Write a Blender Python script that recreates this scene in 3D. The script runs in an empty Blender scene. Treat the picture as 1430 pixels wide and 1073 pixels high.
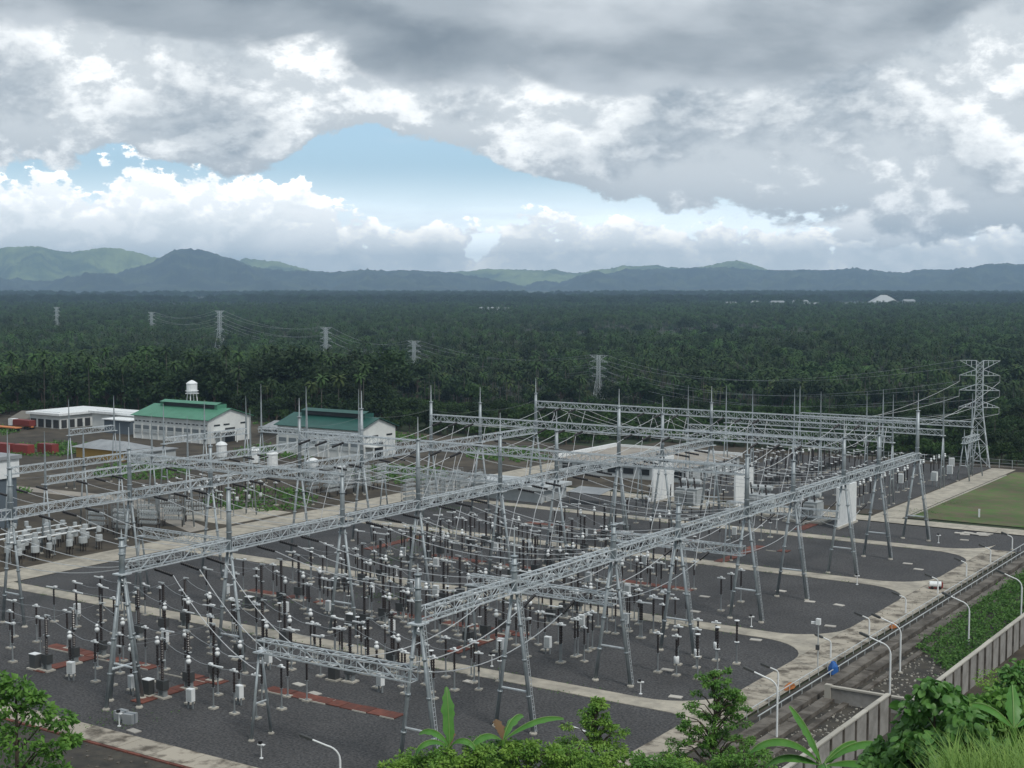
import bpy, math, random
import numpy as np
from mathutils import Vector
random.seed(7)
RNG = np.random.default_rng(11)
S = bpy.context.scene
C = S.collection
# ---------------------------------------------------------------- camera, world, sun, exposure
TH = math.atan(1320 / 1980.0)          # heading of the camera against the yard's own axes (x = across, y = along the long beams)
CAMZ = 47.0
cam_d = bpy.data.cameras.new("camera"); cam = bpy.data.objects.new("camera", cam_d); C.objects.link(cam)
cam_d.sensor_width = 36.0; cam_d.lens = 1975.0 / 1430.0 * 36.0
cam_d.clip_start = 0.5; cam_d.clip_end = 60000
cam.location = (0, 0, CAMZ)
cam.rotation_euler = (math.radians(90) - math.atan(141.5 / 1975.0), 0, TH)
S.camera = cam
RIGHT = np.array([math.cos(TH), math.sin(TH)]); FWD = np.array([-math.sin(TH), math.cos(TH)])

def lin(r, g, b):
    f = lambda c: (c / 12.92 if c <= .04045 else ((c + .055) / 1.055) ** 2.4)
    return (f(r / 255), f(g / 255), f(b / 255), 1.0)

SUN_EL, SUN_AZ = math.radians(52), math.radians(-62)   # azimuth measured from +Y towards -X is positive; the sun stands behind the camera, to its right
sun_d = bpy.data.lights.new("sun", 'SUN'); sun_o = bpy.data.objects.new("sun", sun_d); C.objects.link(sun_o)
sun_d.energy = 1.5; sun_d.angle = math.radians(14); sun_d.color = (1.0, .965, .91)
_sd = Vector((math.sin(math.radians(112)) * math.cos(SUN_EL), math.cos(math.radians(112)) * math.cos(SUN_EL), math.sin(SUN_EL)))
sun_o.rotation_euler = _sd.to_track_quat('Z', 'Y').to_euler(); sun_o.location = (0, 0, 900)

world = bpy.data.worlds.new("World"); S.world = world; world.use_nodes = True
def build_sky():
    nt = world.node_tree; nt.nodes.clear(); L = nt.links
    def put(sock, v):
        if isinstance(v, (int, float)): sock.default_value = v
        elif isinstance(v, tuple): sock.default_value = v
        else: L.new(v, sock)
    def m(op, a, b=0.0, c=0.0, clamp=False):
        n = nt.nodes.new('ShaderNodeMath'); n.operation = op; n.use_clamp = clamp
        put(n.inputs[0], a); put(n.inputs[1], b); put(n.inputs[2], c); return n.outputs[0]
    def ss(x, a, b):                                   # smooth step from a to b
        n = nt.nodes.new('ShaderNodeMapRange'); n.interpolation_type = 'SMOOTHSTEP'; n.clamp = True
        put(n.inputs['Value'], x); n.inputs['From Min'].default_value = a; n.inputs['From Max'].default_value = b
        return n.outputs[0]
    def mixc(f, a, b):
        n = nt.nodes.new('ShaderNodeMix'); n.data_type = 'RGBA'
        put(n.inputs[0], f); put(n.inputs[6], a); put(n.inputs[7], b); return n.outputs[2]
    def curve(x, pts):
        n = nt.nodes.new('ShaderNodeFloatCurve'); cu = n.mapping.curves[0]
        n.mapping.use_clip = False
        pts = sorted(pts)
        cu.points[0].location = pts[0]; cu.points[1].location = pts[-1]
        for p in pts[1:-1]: cu.points.new(*p)
        n.mapping.update(); put(n.inputs[1], x); return n.outputs[0]
    tc = nt.nodes.new('ShaderNodeTexCoord'); d = tc.outputs['Generated']
    sx = nt.nodes.new('ShaderNodeSeparateXYZ'); L.new(d, sx.inputs[0]); x, y, z = sx.outputs
    rx = m('ADD', m('MULTIPLY', x, float(RIGHT[0])), m('MULTIPLY', y, float(RIGHT[1])))
    fy = m('ADD', m('MULTIPLY', x, float(FWD[0])), m('MULTIPLY', y, float(FWD[1])))
    az = m('ARCTAN2', rx, fy)                          # bearing from the yard's long view, radians
    u = m('ADD', m('MULTIPLY', az, 1.44), 0.5, clamp=True)   # 0..1 over about 40 degrees of bearing
    v = m('ARCSINE', z)                                # elevation, radians
    def vec(sxy, sz, off):
        n = nt.nodes.new('ShaderNodeMapping'); n.vector_type = 'POINT'; L.new(d, n.inputs[0])
        n.inputs['Scale'].default_value = (sxy, sxy, sz); n.inputs['Location'].default_value = off; return n.outputs[0]
    def noise(vv, scale, detail=8, rough=.56, dist=0.0):
        n = nt.nodes.new('ShaderNodeTexNoise'); L.new(vv, n.inputs['Vector'])
        n.inputs['Scale'].default_value = scale; n.inputs['Detail'].default_value = detail
        n.inputs['Roughness'].default_value = rough; n.inputs['Distortion'].default_value = dist
        return n.outputs[0]
    # clear air: the sky texture
    sky = nt.nodes.new('ShaderNodeTexSky'); sky.sky_type = 'NISHITA'; sky.sun_disc = False
    sky.sun_elevation = SUN_EL; sky.sun_rotation = math.radians(112); sky.altitude = 60; sky.dust_density = 1.6; sky.air_density = 1.0; sky.ozone_density = 1.5
    col = mixc(.55, sky.outputs[0], tuple(c * 10 for c in lin(165, 203, 228)[:3]) + (1,))
    def cloud(col, off, scale, sz, thr, soft, up, white, grey, dark, detail=11, rough=.62, dist=.10, thick=(.02, .3), lift=(-.05, .09), base=None):
        f = noise(vec(1, sz, off), scale, detail, rough, dist)
        g = noise(vec(1, sz, (off[0], off[1], off[2] + up * sz)), scale, detail, rough, dist)
        h = noise(vec(1, sz, (off[0] + 3.7, off[1] + 1.3, off[2])), scale * .45, 4, .5, 0)
        den = m('SUBTRACT', f, thr)
        a = ss(den, 0.0, soft)
        lit = ss(m('SUBTRACT', f, g), lift[0], lift[1])
        tk = ss(m('ADD', den, m('MULTIPLY', m('SUBTRACT', h, .5), .34)), thick[0], thick[1])
        if base is not None: tk = m('ADD', tk, base, clamp=True)
        c = mixc(lit, grey, white)
        c = mixc(tk, c, mixc(lit, dark, grey))
        return mixc(a, col, c), a
    k = lambda r, g, b, s=1.0: tuple(c * 10 * s for c in lin(r, g, b)[:3]) + (1,)
    # pale veil of distance along the horizon
    veil = m('SUBTRACT', 1.0, ss(v, 0.0, .085))
    nv = noise(vec(1, 5.0, (2, 5, 1)), 9, 6, .55)
    veil = m('MULTIPLY', veil, m('ADD', .62, m('MULTIPLY', nv, .6)), clamp=True)
    col = mixc(veil, col, k(226, 231, 232, 2.5))
    # thin high streaks
    st = ss(noise(vec(1, 6.5, (7, 1, 3)), 5, 5, .55), .52, .74)
    col = mixc(m('MULTIPLY', st, .5), col, k(205, 216, 226))
    # far cumulus standing on the horizon
    top = curve(u, [(0, .064), (.10, .068), (.22, .062), (.33, .044), (.42, .024), (.52, .028), (.62, .030), (.75, .032), (.88, .036), (1, .04)])
    t1 = m('ADD', .43, m('MULTIPLY', m('SUBTRACT', v, top), 7.5))
    t1 = m('ADD', t1, m('MULTIPLY', ss(v, .012, 0.0), .3))
    col, a1 = cloud(col, (2.9, 6.4, 1.6), 21, 1.5, t1, .035, .009, k(255, 252, 245, 1.45), k(220, 223, 224, 1.35), k(204, 210, 213, 1.3), thick=(.05, .28), lift=(-.045, .085), rough=.6)
    # broken grey-white cumulus higher up, open over the blue gap
    hole = m('MULTIPLY', m('MULTIPLY', ss(u, .24, .33), ss(u, .60, .53)), ss(v, .115, .075))
    low = curve(u, [(0, .066), (.08, .068), (.10, .074), (.18, .070), (.27, .070), (.31, .082), (.37, .083), (.42, .072), (.49, .068), (.55, .058), (.61, .036), (.72, .026), (.85, .018), (1, .012)])
    t2 = m('ADD', .30, m('MULTIPLY', ss(m('SUBTRACT', v, low), .046, -.040), .56))
    t2 = m('ADD', t2, m('MULTIPLY', ss(v, .22, .45), .14))
    col, a2 = cloud(col, (5.6, 1.1, 2.9), 8.6, 1.7, t2, .045, .016, k(246, 247, 246, 1.14), k(188, 194, 198, 1.05), k(138, 149, 159), thick=(.13, .34), lift=(-.035, .10), base=m('MULTIPLY', ss(m('SUBTRACT', v, low), .05, .0), .55))
    # heavy dark bank overhead
    edge = curve(u, [(0, .168), (.1, .155), (.2, .140), (.3, .128), (.38, .130), (.45, .137), (.55, .130), (.66, .125), (.76, .125), (.84, .135), (.9, .150), (.95, .172), (1, .185)])
    t3 = m('ADD', .25, m('MULTIPLY', ss(m('SUBTRACT', v, edge), .036, -.034), .56))
    t3 = m('ADD', t3, m('MULTIPLY', ss(v, .20, .42), .10))
    col, a3 = cloud(col, (9.3, 2.2, 4.5), 6.0, 2.3, t3, .12, .03, k(196, 202, 207), k(154, 162, 169), k(116, 126, 135), rough=.52, dist=.15, thick=(.08, .34), lift=(-.09, .13), base=m('MULTIPLY', ss(m('SUBTRACT', v, edge), .05, .0), .5))
    below = ss(z, 0.0, -.02)
    col = mixc(below, col, k(120, 135, 130))
    bg = nt.nodes.new('ShaderNodeBackground'); bg.inputs[1].default_value = 0.1; L.new(col, bg.inputs[0])
    out = nt.nodes.new('ShaderNodeOutputWorld'); L.new(bg.outputs[0], out.inputs[0])
build_sky()
world.cycles.sampling_method = 'MANUAL'; world.cycles.sample_map_resolution = 1024
S.view_settings.view_transform = 'Standard'; S.view_settings.look = 'None'
S.view_settings.exposure = 0.5; S.view_settings.gamma = 1.0; S.view_settings.use_curve_mapping = False
S.cycles.max_bounces = 5; S.cycles.diffuse_bounces = 2; S.cycles.glossy_bounces = 2; S.cycles.transmission_bounces = 3
S.cycles.transparent_max_bounces = 6; S.cycles.volume_bounces = 0; S.cycles.use_denoising = True

# ---------------------------------------------------------------- helpers
class MB:
    """collects simple shapes; build() makes them one mesh"""
    def __init__(s): s.v = []; s.f = []; s.m = []
    def add(s, vs, fs, mi=0):
        b = len(s.v); s.v.extend(vs); s.f.extend([tuple(i + b for i in f) for f in fs]); s.m.extend([mi] * len(fs)); return s
    def box(s, x0, x1, y0, y1, z0, z1, mi=0):
        vs = [(x0,y0,z0),(x1,y0,z0),(x1,y1,z0),(x0,y1,z0),(x0,y0,z1),(x1,y0,z1),(x1,y1,z1),(x0,y1,z1)]
        return s.add(vs, [(0,3,2,1),(4,5,6,7),(0,1,5,4),(1,2,6,5),(2,3,7,6),(3,0,4,7)], mi)
    def cbox(s, cx, cy, cz, sx, sy, sz, rz=0.0, mi=0):
        c, n = math.cos(rz), math.sin(rz); vs = []
        for z in (-sz/2, sz/2):
            for (a, b) in ((-1,-1),(1,-1),(1,1),(-1,1)):
                X, Y = a*sx/2, b*sy/2; vs.append((cx + X*c - Y*n, cy + X*n + Y*c, cz + z))
        return s.add(vs, [(0,3,2,1),(4,5,6,7),(0,1,5,4),(1,2,6,5),(2,3,7,6),(3,0,4,7)], mi)
    def tube(s, p0, p1, r0, r1=None, n=6, caps=True, mi=0):
        return s.poly([p0, p1], [r0, r0 if r1 is None else r1], n, caps, mi)
    def poly(s, pts, rad, n=4, caps=False, mi=0):
        P = [Vector(p) for p in pts]; vs = []; k = len(P)
        if not hasattr(rad, '__len__'): rad = [rad] * k
        for i, p in enumerate(P):
            t = (P[min(i+1,k-1)] - P[max(i-1,0)])
            t = t.normalized() if t.length > 1e-9 else Vector((0,0,1))
            ref = Vector((0,0,1)) if abs(t.z) < .93 else Vector((1,0,0))
            a = t.cross(ref).normalized(); b = t.cross(a)
            for j in range(n):
                g = 2*math.pi*(j+.5)/n
                q = p + (a*math.cos(g) + b*math.sin(g))*rad[i]; vs.append((q.x,q.y,q.z))
        fs = [(i*n+j, (i+1)*n+j, (i+1)*n+(j+1)%n, i*n+(j+1)%n) for i in range(k-1) for j in range(n)]
        if caps: fs += [tuple(range(n)), tuple(range((k-1)*n, k*n))[::-1]]
        return s.add(vs, fs, mi)
    def lathe(s, prof, n=8, c=(0,0,0), mi=0):
        vs = []
        for r, z in prof:
            for j in range(n):
                g = 2*math.pi*j/n; vs.append((c[0]+r*math.cos(g), c[1]+r*math.sin(g), c[2]+z))
        k = len(prof)
        fs = [(i*n+j, i*n+(j+1)%n, (i+1)*n+(j+1)%n, (i+1)*n+j) for i in range(k-1) for j in range(n)]
        fs += [tuple(range(n))[::-1], tuple(range((k-1)*n, k*n))]
        return s.add(vs, fs, mi)
    def mesh(s, name, mats, smooth=False):
        me = bpy.data.meshes.new(name); me.from_pydata(s.v, [], s.f)
        for mt in (mats if isinstance(mats, (list, tuple)) else [mats]): me.materials.append(mt)
        if any(s.m): me.polygons.foreach_set('material_index', s.m)
        if smooth: me.polygons.foreach_set('use_smooth', [True]*len(me.polygons))
        me.update(); return me
def quads(name, V, F, mats, mi=None, smooth=False):          # numpy vertices (n,3) and faces (m,4)
    me = bpy.data.meshes.new(name); n, k = len(V), F.shape[1]
    me.vertices.add(n); me.vertices.foreach_set('co', np.asarray(V, np.float32).ravel())
    me.loops.add(F.size); me.loops.foreach_set('vertex_index', F.astype(np.int32).ravel())
    me.polygons.add(len(F)); me.polygons.foreach_set('loop_start', np.arange(0, F.size, k, dtype=np.int32))
    for mt in (mats if isinstance(mats, (list, tuple)) else [mats]): me.materials.append(mt)
    if mi is not None: me.polygons.foreach_set('material_index', np.asarray(mi, np.int32))
    if smooth: me.polygons.foreach_set('use_smooth', np.ones(len(F), bool))
    me.update(calc_edges=True); me.validate(); return me
def obj(name, me, parent=None, loc=(0,0,0), rz=0.0, sc=None):
    o = bpy.data.objects.new(name, me); C.objects.link(o); o.location = loc
    if rz: o.rotation_euler = (0, 0, rz)
    if sc: o.scale = (sc, sc, sc) if isinstance(sc, (int, float)) else sc
    if parent: o.parent = parent
    return o
def tag(o, label, cat, group=None, kind=None):
    o['label'] = label
    if cat: o['category'] = cat
    if group: o['group'] = group
    if kind: o['kind'] = kind
    return o
def thing(name, label, cat, loc=(0,0,0), rz=0.0, group=None):
    o = bpy.data.objects.new(name, None); C.objects.link(o); o.location = loc; o.rotation_euler = (0,0,rz); o.empty_display_size = .3
    o['kind'] = 'thing'; return tag(o, label, cat, group)
def struct(name, me, label=None):
    o = obj(name, me); o['kind'] = 'structure'
    if label: o['label'] = label
    return o
ORD = ['zeroth','first','second','third','fourth','fifth','sixth','seventh','eighth','ninth','tenth','eleventh','twelfth','thirteenth','fourteenth','fifteenth','sixteenth','seventeenth','eighteenth','nineteenth','twentieth'] + ['twenty-' + x for x in ('first','second','third','fourth','fifth','sixth','seventh','eighth','ninth')] + ['thirtieth']
def uid(n): return ORD[n] if n < len(ORD) else str(n)
# ---------------------------------------------------------------- materials
def mat(name, col, rough=.7, metal=0.0, var=0.0, scale=3.0, col2=None, bump=0.0, bscale=None, rnd=0.0, spec=None, detail=6, trans=0.0, contrast=(.35,.65), coord='Object', patchy=False, macro=None):
    M = bpy.data.materials.new(name); M.use_nodes = True; nt = M.node_tree; L = nt.links; b = nt.nodes['Principled BSDF']
    b.inputs['Roughness'].default_value = rough; b.inputs['Metallic'].default_value = metal
    if spec is not None: b.inputs['Specular IOR Level'].default_value = spec
    c = tuple(col) + (1,); b.inputs['Base Color'].default_value = c; src = None
    tc = nt.nodes.new('ShaderNodeTexCoord' if coord != 'Position' else 'ShaderNodeNewGeometry')
    if col2 is not None:
        nz = nt.nodes.new('ShaderNodeTexNoise'); nz.inputs['Scale'].default_value = scale; nz.inputs['Detail'].default_value = detail; nz.inputs['Roughness'].default_value = .62
        L.new(tc.outputs[coord], nz.inputs['Vector'])
        mr = nt.nodes.new('ShaderNodeMapRange'); mr.inputs['From Min'].default_value = contrast[0]; mr.inputs['From Max'].default_value = contrast[1]; L.new(nz.outputs[0], mr.inputs[0])
        mx = nt.nodes.new('ShaderNodeMix'); mx.data_type = 'RGBA'; L.new(mr.outputs[0], mx.inputs[0]); mx.inputs[6].default_value = c; mx.inputs[7].default_value = tuple(col2) + (1,)
        src = mx.outputs[2]
    if macro:
        mn = nt.nodes.new('ShaderNodeTexNoise'); mn.inputs['Scale'].default_value = macro[0]; mn.inputs['Detail'].default_value = 7; mn.inputs['Roughness'].default_value = .6; L.new(tc.outputs[coord], mn.inputs['Vector'])
        mq = nt.nodes.new('ShaderNodeMapRange'); mq.inputs['From Min'].default_value = .3; mq.inputs['From Max'].default_value = .7; mq.inputs['To Min'].default_value = macro[1]; mq.inputs['To Max'].default_value = macro[2]; L.new(mn.outputs[0], mq.inputs[0])
        hv = nt.nodes.new('ShaderNodeHueSaturation'); L.new(src, hv.inputs['Color']); L.new(mq.outputs[0], hv.inputs['Value']); src = hv.outputs[0]
    if rnd:
        oi = nt.nodes.new('ShaderNodeObjectInfo'); hs = nt.nodes.new('ShaderNodeHueSaturation')
        a = nt.nodes.new('ShaderNodeMapRange'); a.inputs['To Min'].default_value = 1 - rnd; a.inputs['To Max'].default_value = 1 + rnd; L.new(oi.outputs['Random'], a.inputs[0])
        if patchy:
            ln = nt.nodes.new('ShaderNodeTexNoise'); ln.inputs['Scale'].default_value = .009; ln.inputs['Detail'].default_value = 4; L.new(oi.outputs['Location'], ln.inputs['Vector'])
            lr = nt.nodes.new('ShaderNodeMapRange'); lr.inputs['From Min'].default_value = .32; lr.inputs['From Max'].default_value = .68; lr.inputs['To Min'].default_value = .5; lr.inputs['To Max'].default_value = 1.75; L.new(ln.outputs[0], lr.inputs[0])
            mm = nt.nodes.new('ShaderNodeMath'); mm.operation = 'MULTIPLY'; L.new(a.outputs[0], mm.inputs[0]); L.new(lr.outputs[0], mm.inputs[1]); L.new(mm.outputs[0], hs.inputs['Value'])
            hu = nt.nodes.new('ShaderNodeMapRange'); hu.inputs['To Min'].default_value = .47; hu.inputs['To Max'].default_value = .53; L.new(ln.outputs[0], hu.inputs[0]); L.new(hu.outputs[0], hs.inputs['Hue'])
        else: L.new(a.outputs[0], hs.inputs['Value'])
        if src is not None: L.new(src, hs.inputs['Color'])
        else: hs.inputs['Color'].default_value = c
        src = hs.outputs[0]
    if src is not None: L.new(src, b.inputs['Base Color'])
    if bump:
        nb = nt.nodes.new('ShaderNodeTexNoise'); nb.inputs['Scale'].default_value = bscale or scale * 6; nb.inputs['Detail'].default_value = 4
        L.new(tc.outputs[coord], nb.inputs['Vector'])
        bp = nt.nodes.new('ShaderNodeBump'); bp.inputs['Strength'].default_value = bump; bp.inputs['Distance'].default_value = .05; L.new(nb.outputs[0], bp.inputs['Height']); L.new(bp.outputs[0], b.inputs['Normal'])
    if trans:
        b.inputs['Transmission Weight'].default_value = 0
        tr = nt.nodes.new('ShaderNodeBsdfTranslucent'); ms = nt.nodes.new('ShaderNodeMixShader'); ms.inputs[0].default_value = trans
        if src is not None: L.new(src, tr.inputs[0])
        else: tr.inputs[0].default_value = c
        L.new(b.outputs[0], ms.inputs[1]); L.new(tr.outputs[0], ms.inputs[2]); L.new(ms.outputs[0], nt.nodes['Material Output'].inputs[0])
    return M
M = {}
M['gravel'] = mat('gravel', (.018,.018,.019), .95, col2=(.098,.096,.096), scale=3.6, detail=12, bump=.8, bscale=7, contrast=(.36,.66), macro=(.09,.72,1.22))
M['concrete'] = mat('concrete', (.42,.385,.315), .9, col2=(.27,.25,.21), scale=.35, detail=10, contrast=(.42,.68), bump=.1, macro=(.6,.80,1.08), rnd=.07, coord='Position')
M['stained'] = mat('stained_concrete', (.36,.325,.265), .9, col2=(.10,.085,.065), scale=.42, detail=11, contrast=(.47,.62), bump=.15, rnd=.10, coord='Position')
M['soil'] = mat('brown_soil', (.030,.023,.016), 1, col2=(.085,.070,.048), scale=.16, detail=13, bump=.5, bscale=1.2, macro=(.03,.6,1.3))
M['darksoil'] = mat('dark_soil', (.022,.021,.019), 1, col2=(.07,.062,.048), scale=.35, detail=12, bump=.5, bscale=3)
M['lawn'] = mat('lawn', (.070,.125,.028), 1, col2=(.115,.098,.055), scale=.30, detail=14, bump=.8, bscale=2, contrast=(.40,.60), macro=(.05,.6,1.35))
M['forestfloor'] = mat('forest_floor', (.016,.030,.011), 1, col2=(.035,.050,.018), scale=.02, detail=12)
M['plain'] = mat('hazy_plain', (.045,.065,.035), 1, col2=(.15,.16,.10), scale=.004, detail=10, contrast=(.45,.65))  # pale fields, with distant haze painted in by lightening the colour
M['hillgrass'] = mat('hillside', (.030,.055,.014), 1, col2=(.06,.075,.022), scale=.3, detail=10, bump=.5)
M['steel'] = mat('galvanised_steel', (.60,.645,.665), .45, .25, col2=(.44,.48,.50), scale=2.0, rnd=.10, coord='Position')
M['column'] = mat('dull_steel_tube', (.36,.40,.42), .48, .3, col2=(.25,.285,.30), scale=.7, rnd=.14, coord='Position')
M['steeld'] = mat('weathered_steel', (.30,.325,.335), .55, .4, col2=(.22,.24,.25), scale=1.5, rnd=.12)
M['porcelain'] = mat('brown_porcelain', (.020,.013,.011), .28, rnd=.3)
M['rubber'] = mat('black_insulator', (.014,.013,.014), .4)
M['white'] = mat('white_paint', (.80,.82,.82), .5, col2=(.68,.71,.71), scale=1.2, rnd=.05)
M['greycan'] = mat('grey_paint', (.46,.49,.49), .5, col2=(.38,.41,.42), scale=.8, rnd=.08)
M['cabinet'] = mat('dark_cabinet', (.055,.058,.058), .55, rnd=.2)
M['wire'] = mat('aluminium_wire', (.68,.70,.71), .45, .35)
M['wired'] = mat('dull_wire', (.22,.235,.24), .6, .3)
M['red'] = mat('red_brick_cover', (.175,.055,.036), .9, col2=(.10,.038,.027), scale=1.1, detail=9, rnd=.2, coord='Position')
M['pad'] = mat('pad_concrete', (.40,.38,.33), .9, rnd=.15)
M['slab'] = mat('cover_slab', (.42,.40,.36), .9, rnd=.2)
M['wall'] = mat('grey_block_wall', (.31,.30,.28), .95, col2=(.19,.18,.165), scale=.6, detail=10, contrast=(.4,.7), rnd=.08, coord='Position')
M['whitewall'] = mat('white_wall', (.68,.70,.68), .8, col2=(.56,.58,.57), scale=.25, detail=8)
M['glass'] = mat('window_glass', (.03,.035,.04), .12)
M['shutter'] = mat('grey_shutter', (.15,.175,.19), .5, rnd=.2)
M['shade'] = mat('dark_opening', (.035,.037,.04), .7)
M['greenroof'] = mat('light_green_roof', (.075,.235,.15), .55, col2=(.058,.19,.12), scale=.4)
M['darkgreenroof'] = mat('dark_green_roof', (.015,.088,.070), .5, col2=(.012,.068,.055), scale=.4)
M['greyroof'] = mat('grey_roof', (.30,.32,.33), .6, col2=(.22,.235,.245), scale=.3)
M['slabroof'] = mat('bare_slab_roof', (.33,.30,.255), .9, col2=(.22,.20,.175), scale=.15, detail=9)
M['cladding'] = mat('blue_grey_cladding', (.10,.125,.15), .6)
M['yellow'] = mat('ochre_paint', (.42,.26,.06), .7)
M['redpaint'] = mat('red_paint', (.20,.034,.028), .6, rnd=.2)
M['orange'] = mat('orange_paint', (.55,.20,.06), .6)
M['blue'] = mat('blue_tarp', (.02,.11,.36), .6)
M['ochrenet'] = mat('orange_net', (.38,.14,.04), .9)
M['bark'] = mat('bark', (.11,.085,.06), .95, col2=(.06,.047,.035), scale=4)
M['palebark'] = mat('pale_palm_trunk', (.095,.088,.075), .95, rnd=.25)
M['palm'] = mat('palm_frond', (.030,.060,.016), .75, rnd=.42, trans=.16, spec=.3, patchy=True)
M['palm2'] = mat('yellow_palm_frond', (.048,.072,.018), .75, rnd=.35, trans=.16, spec=.3, patchy=True)
M['leafdark'] = mat('dark_leaf', (.022,.046,.014), .7, rnd=.35, trans=.15, spec=.3, patchy=True)
M['leafmid'] = mat('mid_leaf', (.038,.078,.018), .7, rnd=.3, trans=.18, spec=.3, patchy=True)
M['leafnear'] = mat('near_leaf', (.165,.33,.06), .55, trans=.35, spec=.35, col2=(.085,.21,.04), scale=1.6, detail=3)
M['leafnear2'] = mat('near_bright_leaf', (.25,.41,.07), .55, trans=.35, spec=.35, col2=(.13,.28,.05), scale=1.2, detail=3)
M['leafdeep'] = mat('near_deep_leaf', (.070,.19,.04), .5, trans=.3, spec=.4, col2=(.13,.28,.06), scale=1.5, detail=3)
M['banana'] = mat('banana_leaf', (.085,.25,.045), .45, trans=.35, spec=.45, col2=(.12,.30,.06), scale=2.0)
M['midrib'] = mat('banana_midrib', (.17,.29,.08), .5)
M['drybrown'] = mat('dry_leaf', (.14,.085,.04), .9)
M['grass'] = mat('tall_grass', (.26,.40,.09), .7, trans=.35, col2=(.13,.26,.05), scale=.8)
M['vine'] = mat('vine_leaf', (.13,.28,.05), .7, trans=.28, col2=(.055,.14,.03), scale=.9)
M['hill'] = mat('forested_hill', (.011,.020,.018), 1, col2=(.075,.095,.045), scale=.004, detail=14, contrast=(.46,.70))
M['hillbright'] = mat('sun_painted_hill', (.24,.30,.10), 1, col2=(.05,.085,.035), scale=.0025, detail=12, contrast=(.40,.62))  # sunlight on the far hills is painted into this brighter green
M['track'] = mat('stained_drain_concrete', (.15,.135,.115), .95, col2=(.055,.046,.036), scale=.5, detail=11, contrast=(.40,.62), rnd=.15, coord='Position')
M['lines'] = mat('pale_line_wire', (.33,.355,.37), .6)
M['timber'] = mat('grey_timber', (.16,.15,.13), .9)

# ---------------------------------------------------------------- ground and hills
def sm(a, b, x):
    t = np.clip((np.asarray(x, float) - a) / (b - a), 0, 1); return t * t * (3 - 2 * t)
def terrain(X, Y):
    X = np.asarray(X, float); Y = np.asarray(Y, float)
    r = np.hypot(X, Y); f = X * FWD[0] + Y * FWD[1]; g = X * RIGHT[0] + Y * RIGHT[1]; a = np.degrees(np.arctan2(g, f))
    far = -18 * (sm(470, 730, r) * sm(-9, 0, a) + sm(520, 900, r) * (1 - sm(-9, 0, a)))
    k = sm(14.2, 17.5, a)                                      # the shoulder of the hill on the camera's right
    h1 = 45.3 - .455 * r
    h2 = np.where(f < 42, 45.3 - .322 * f, 31.78 - .55 * (f - 42))
    h = h1 * (1 - k) + h2 * k
    side = sm(45, 90, np.abs(a)); h = h * (1 - side) + side * (45.3 - .02 * r)
    h = np.minimum(h, 45.3)
    return np.where(h > far - .12, np.maximum(h, far - .12), far - .12)
def ground_mesh():
    rr = np.concatenate([[0.0], np.linspace(4, 150, 50), np.geomspace(156, 900, 50), np.geomspace(1000, 17500, 24)])
    aa = np.radians(np.arange(0, 360, 2.0)); n = len(aa)
    R, A = np.meshgrid(rr, aa, indexing='ij'); X = R*np.sin(A); Y = R*np.cos(A); Z = terrain(X, Y)
    Z = Z + np.where(R < 140, 0.12*np.sin(X*1.3)*np.cos(Y*1.1), 0) * (Z > 1)
    V = np.stack([X, Y, Z], -1).reshape(-1, 3)
    F = [(i*n+j, (i+1)*n+j, (i+1)*n+(j+1) % n, i*n+(j+1) % n) for i in range(len(rr)-1) for j in range(n)]
    F = np.array(F)[:, ::-1]
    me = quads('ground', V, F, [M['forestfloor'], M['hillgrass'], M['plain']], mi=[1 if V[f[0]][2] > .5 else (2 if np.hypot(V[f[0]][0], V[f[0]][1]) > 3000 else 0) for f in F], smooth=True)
    return me
struct('ground', ground_mesh())

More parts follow.
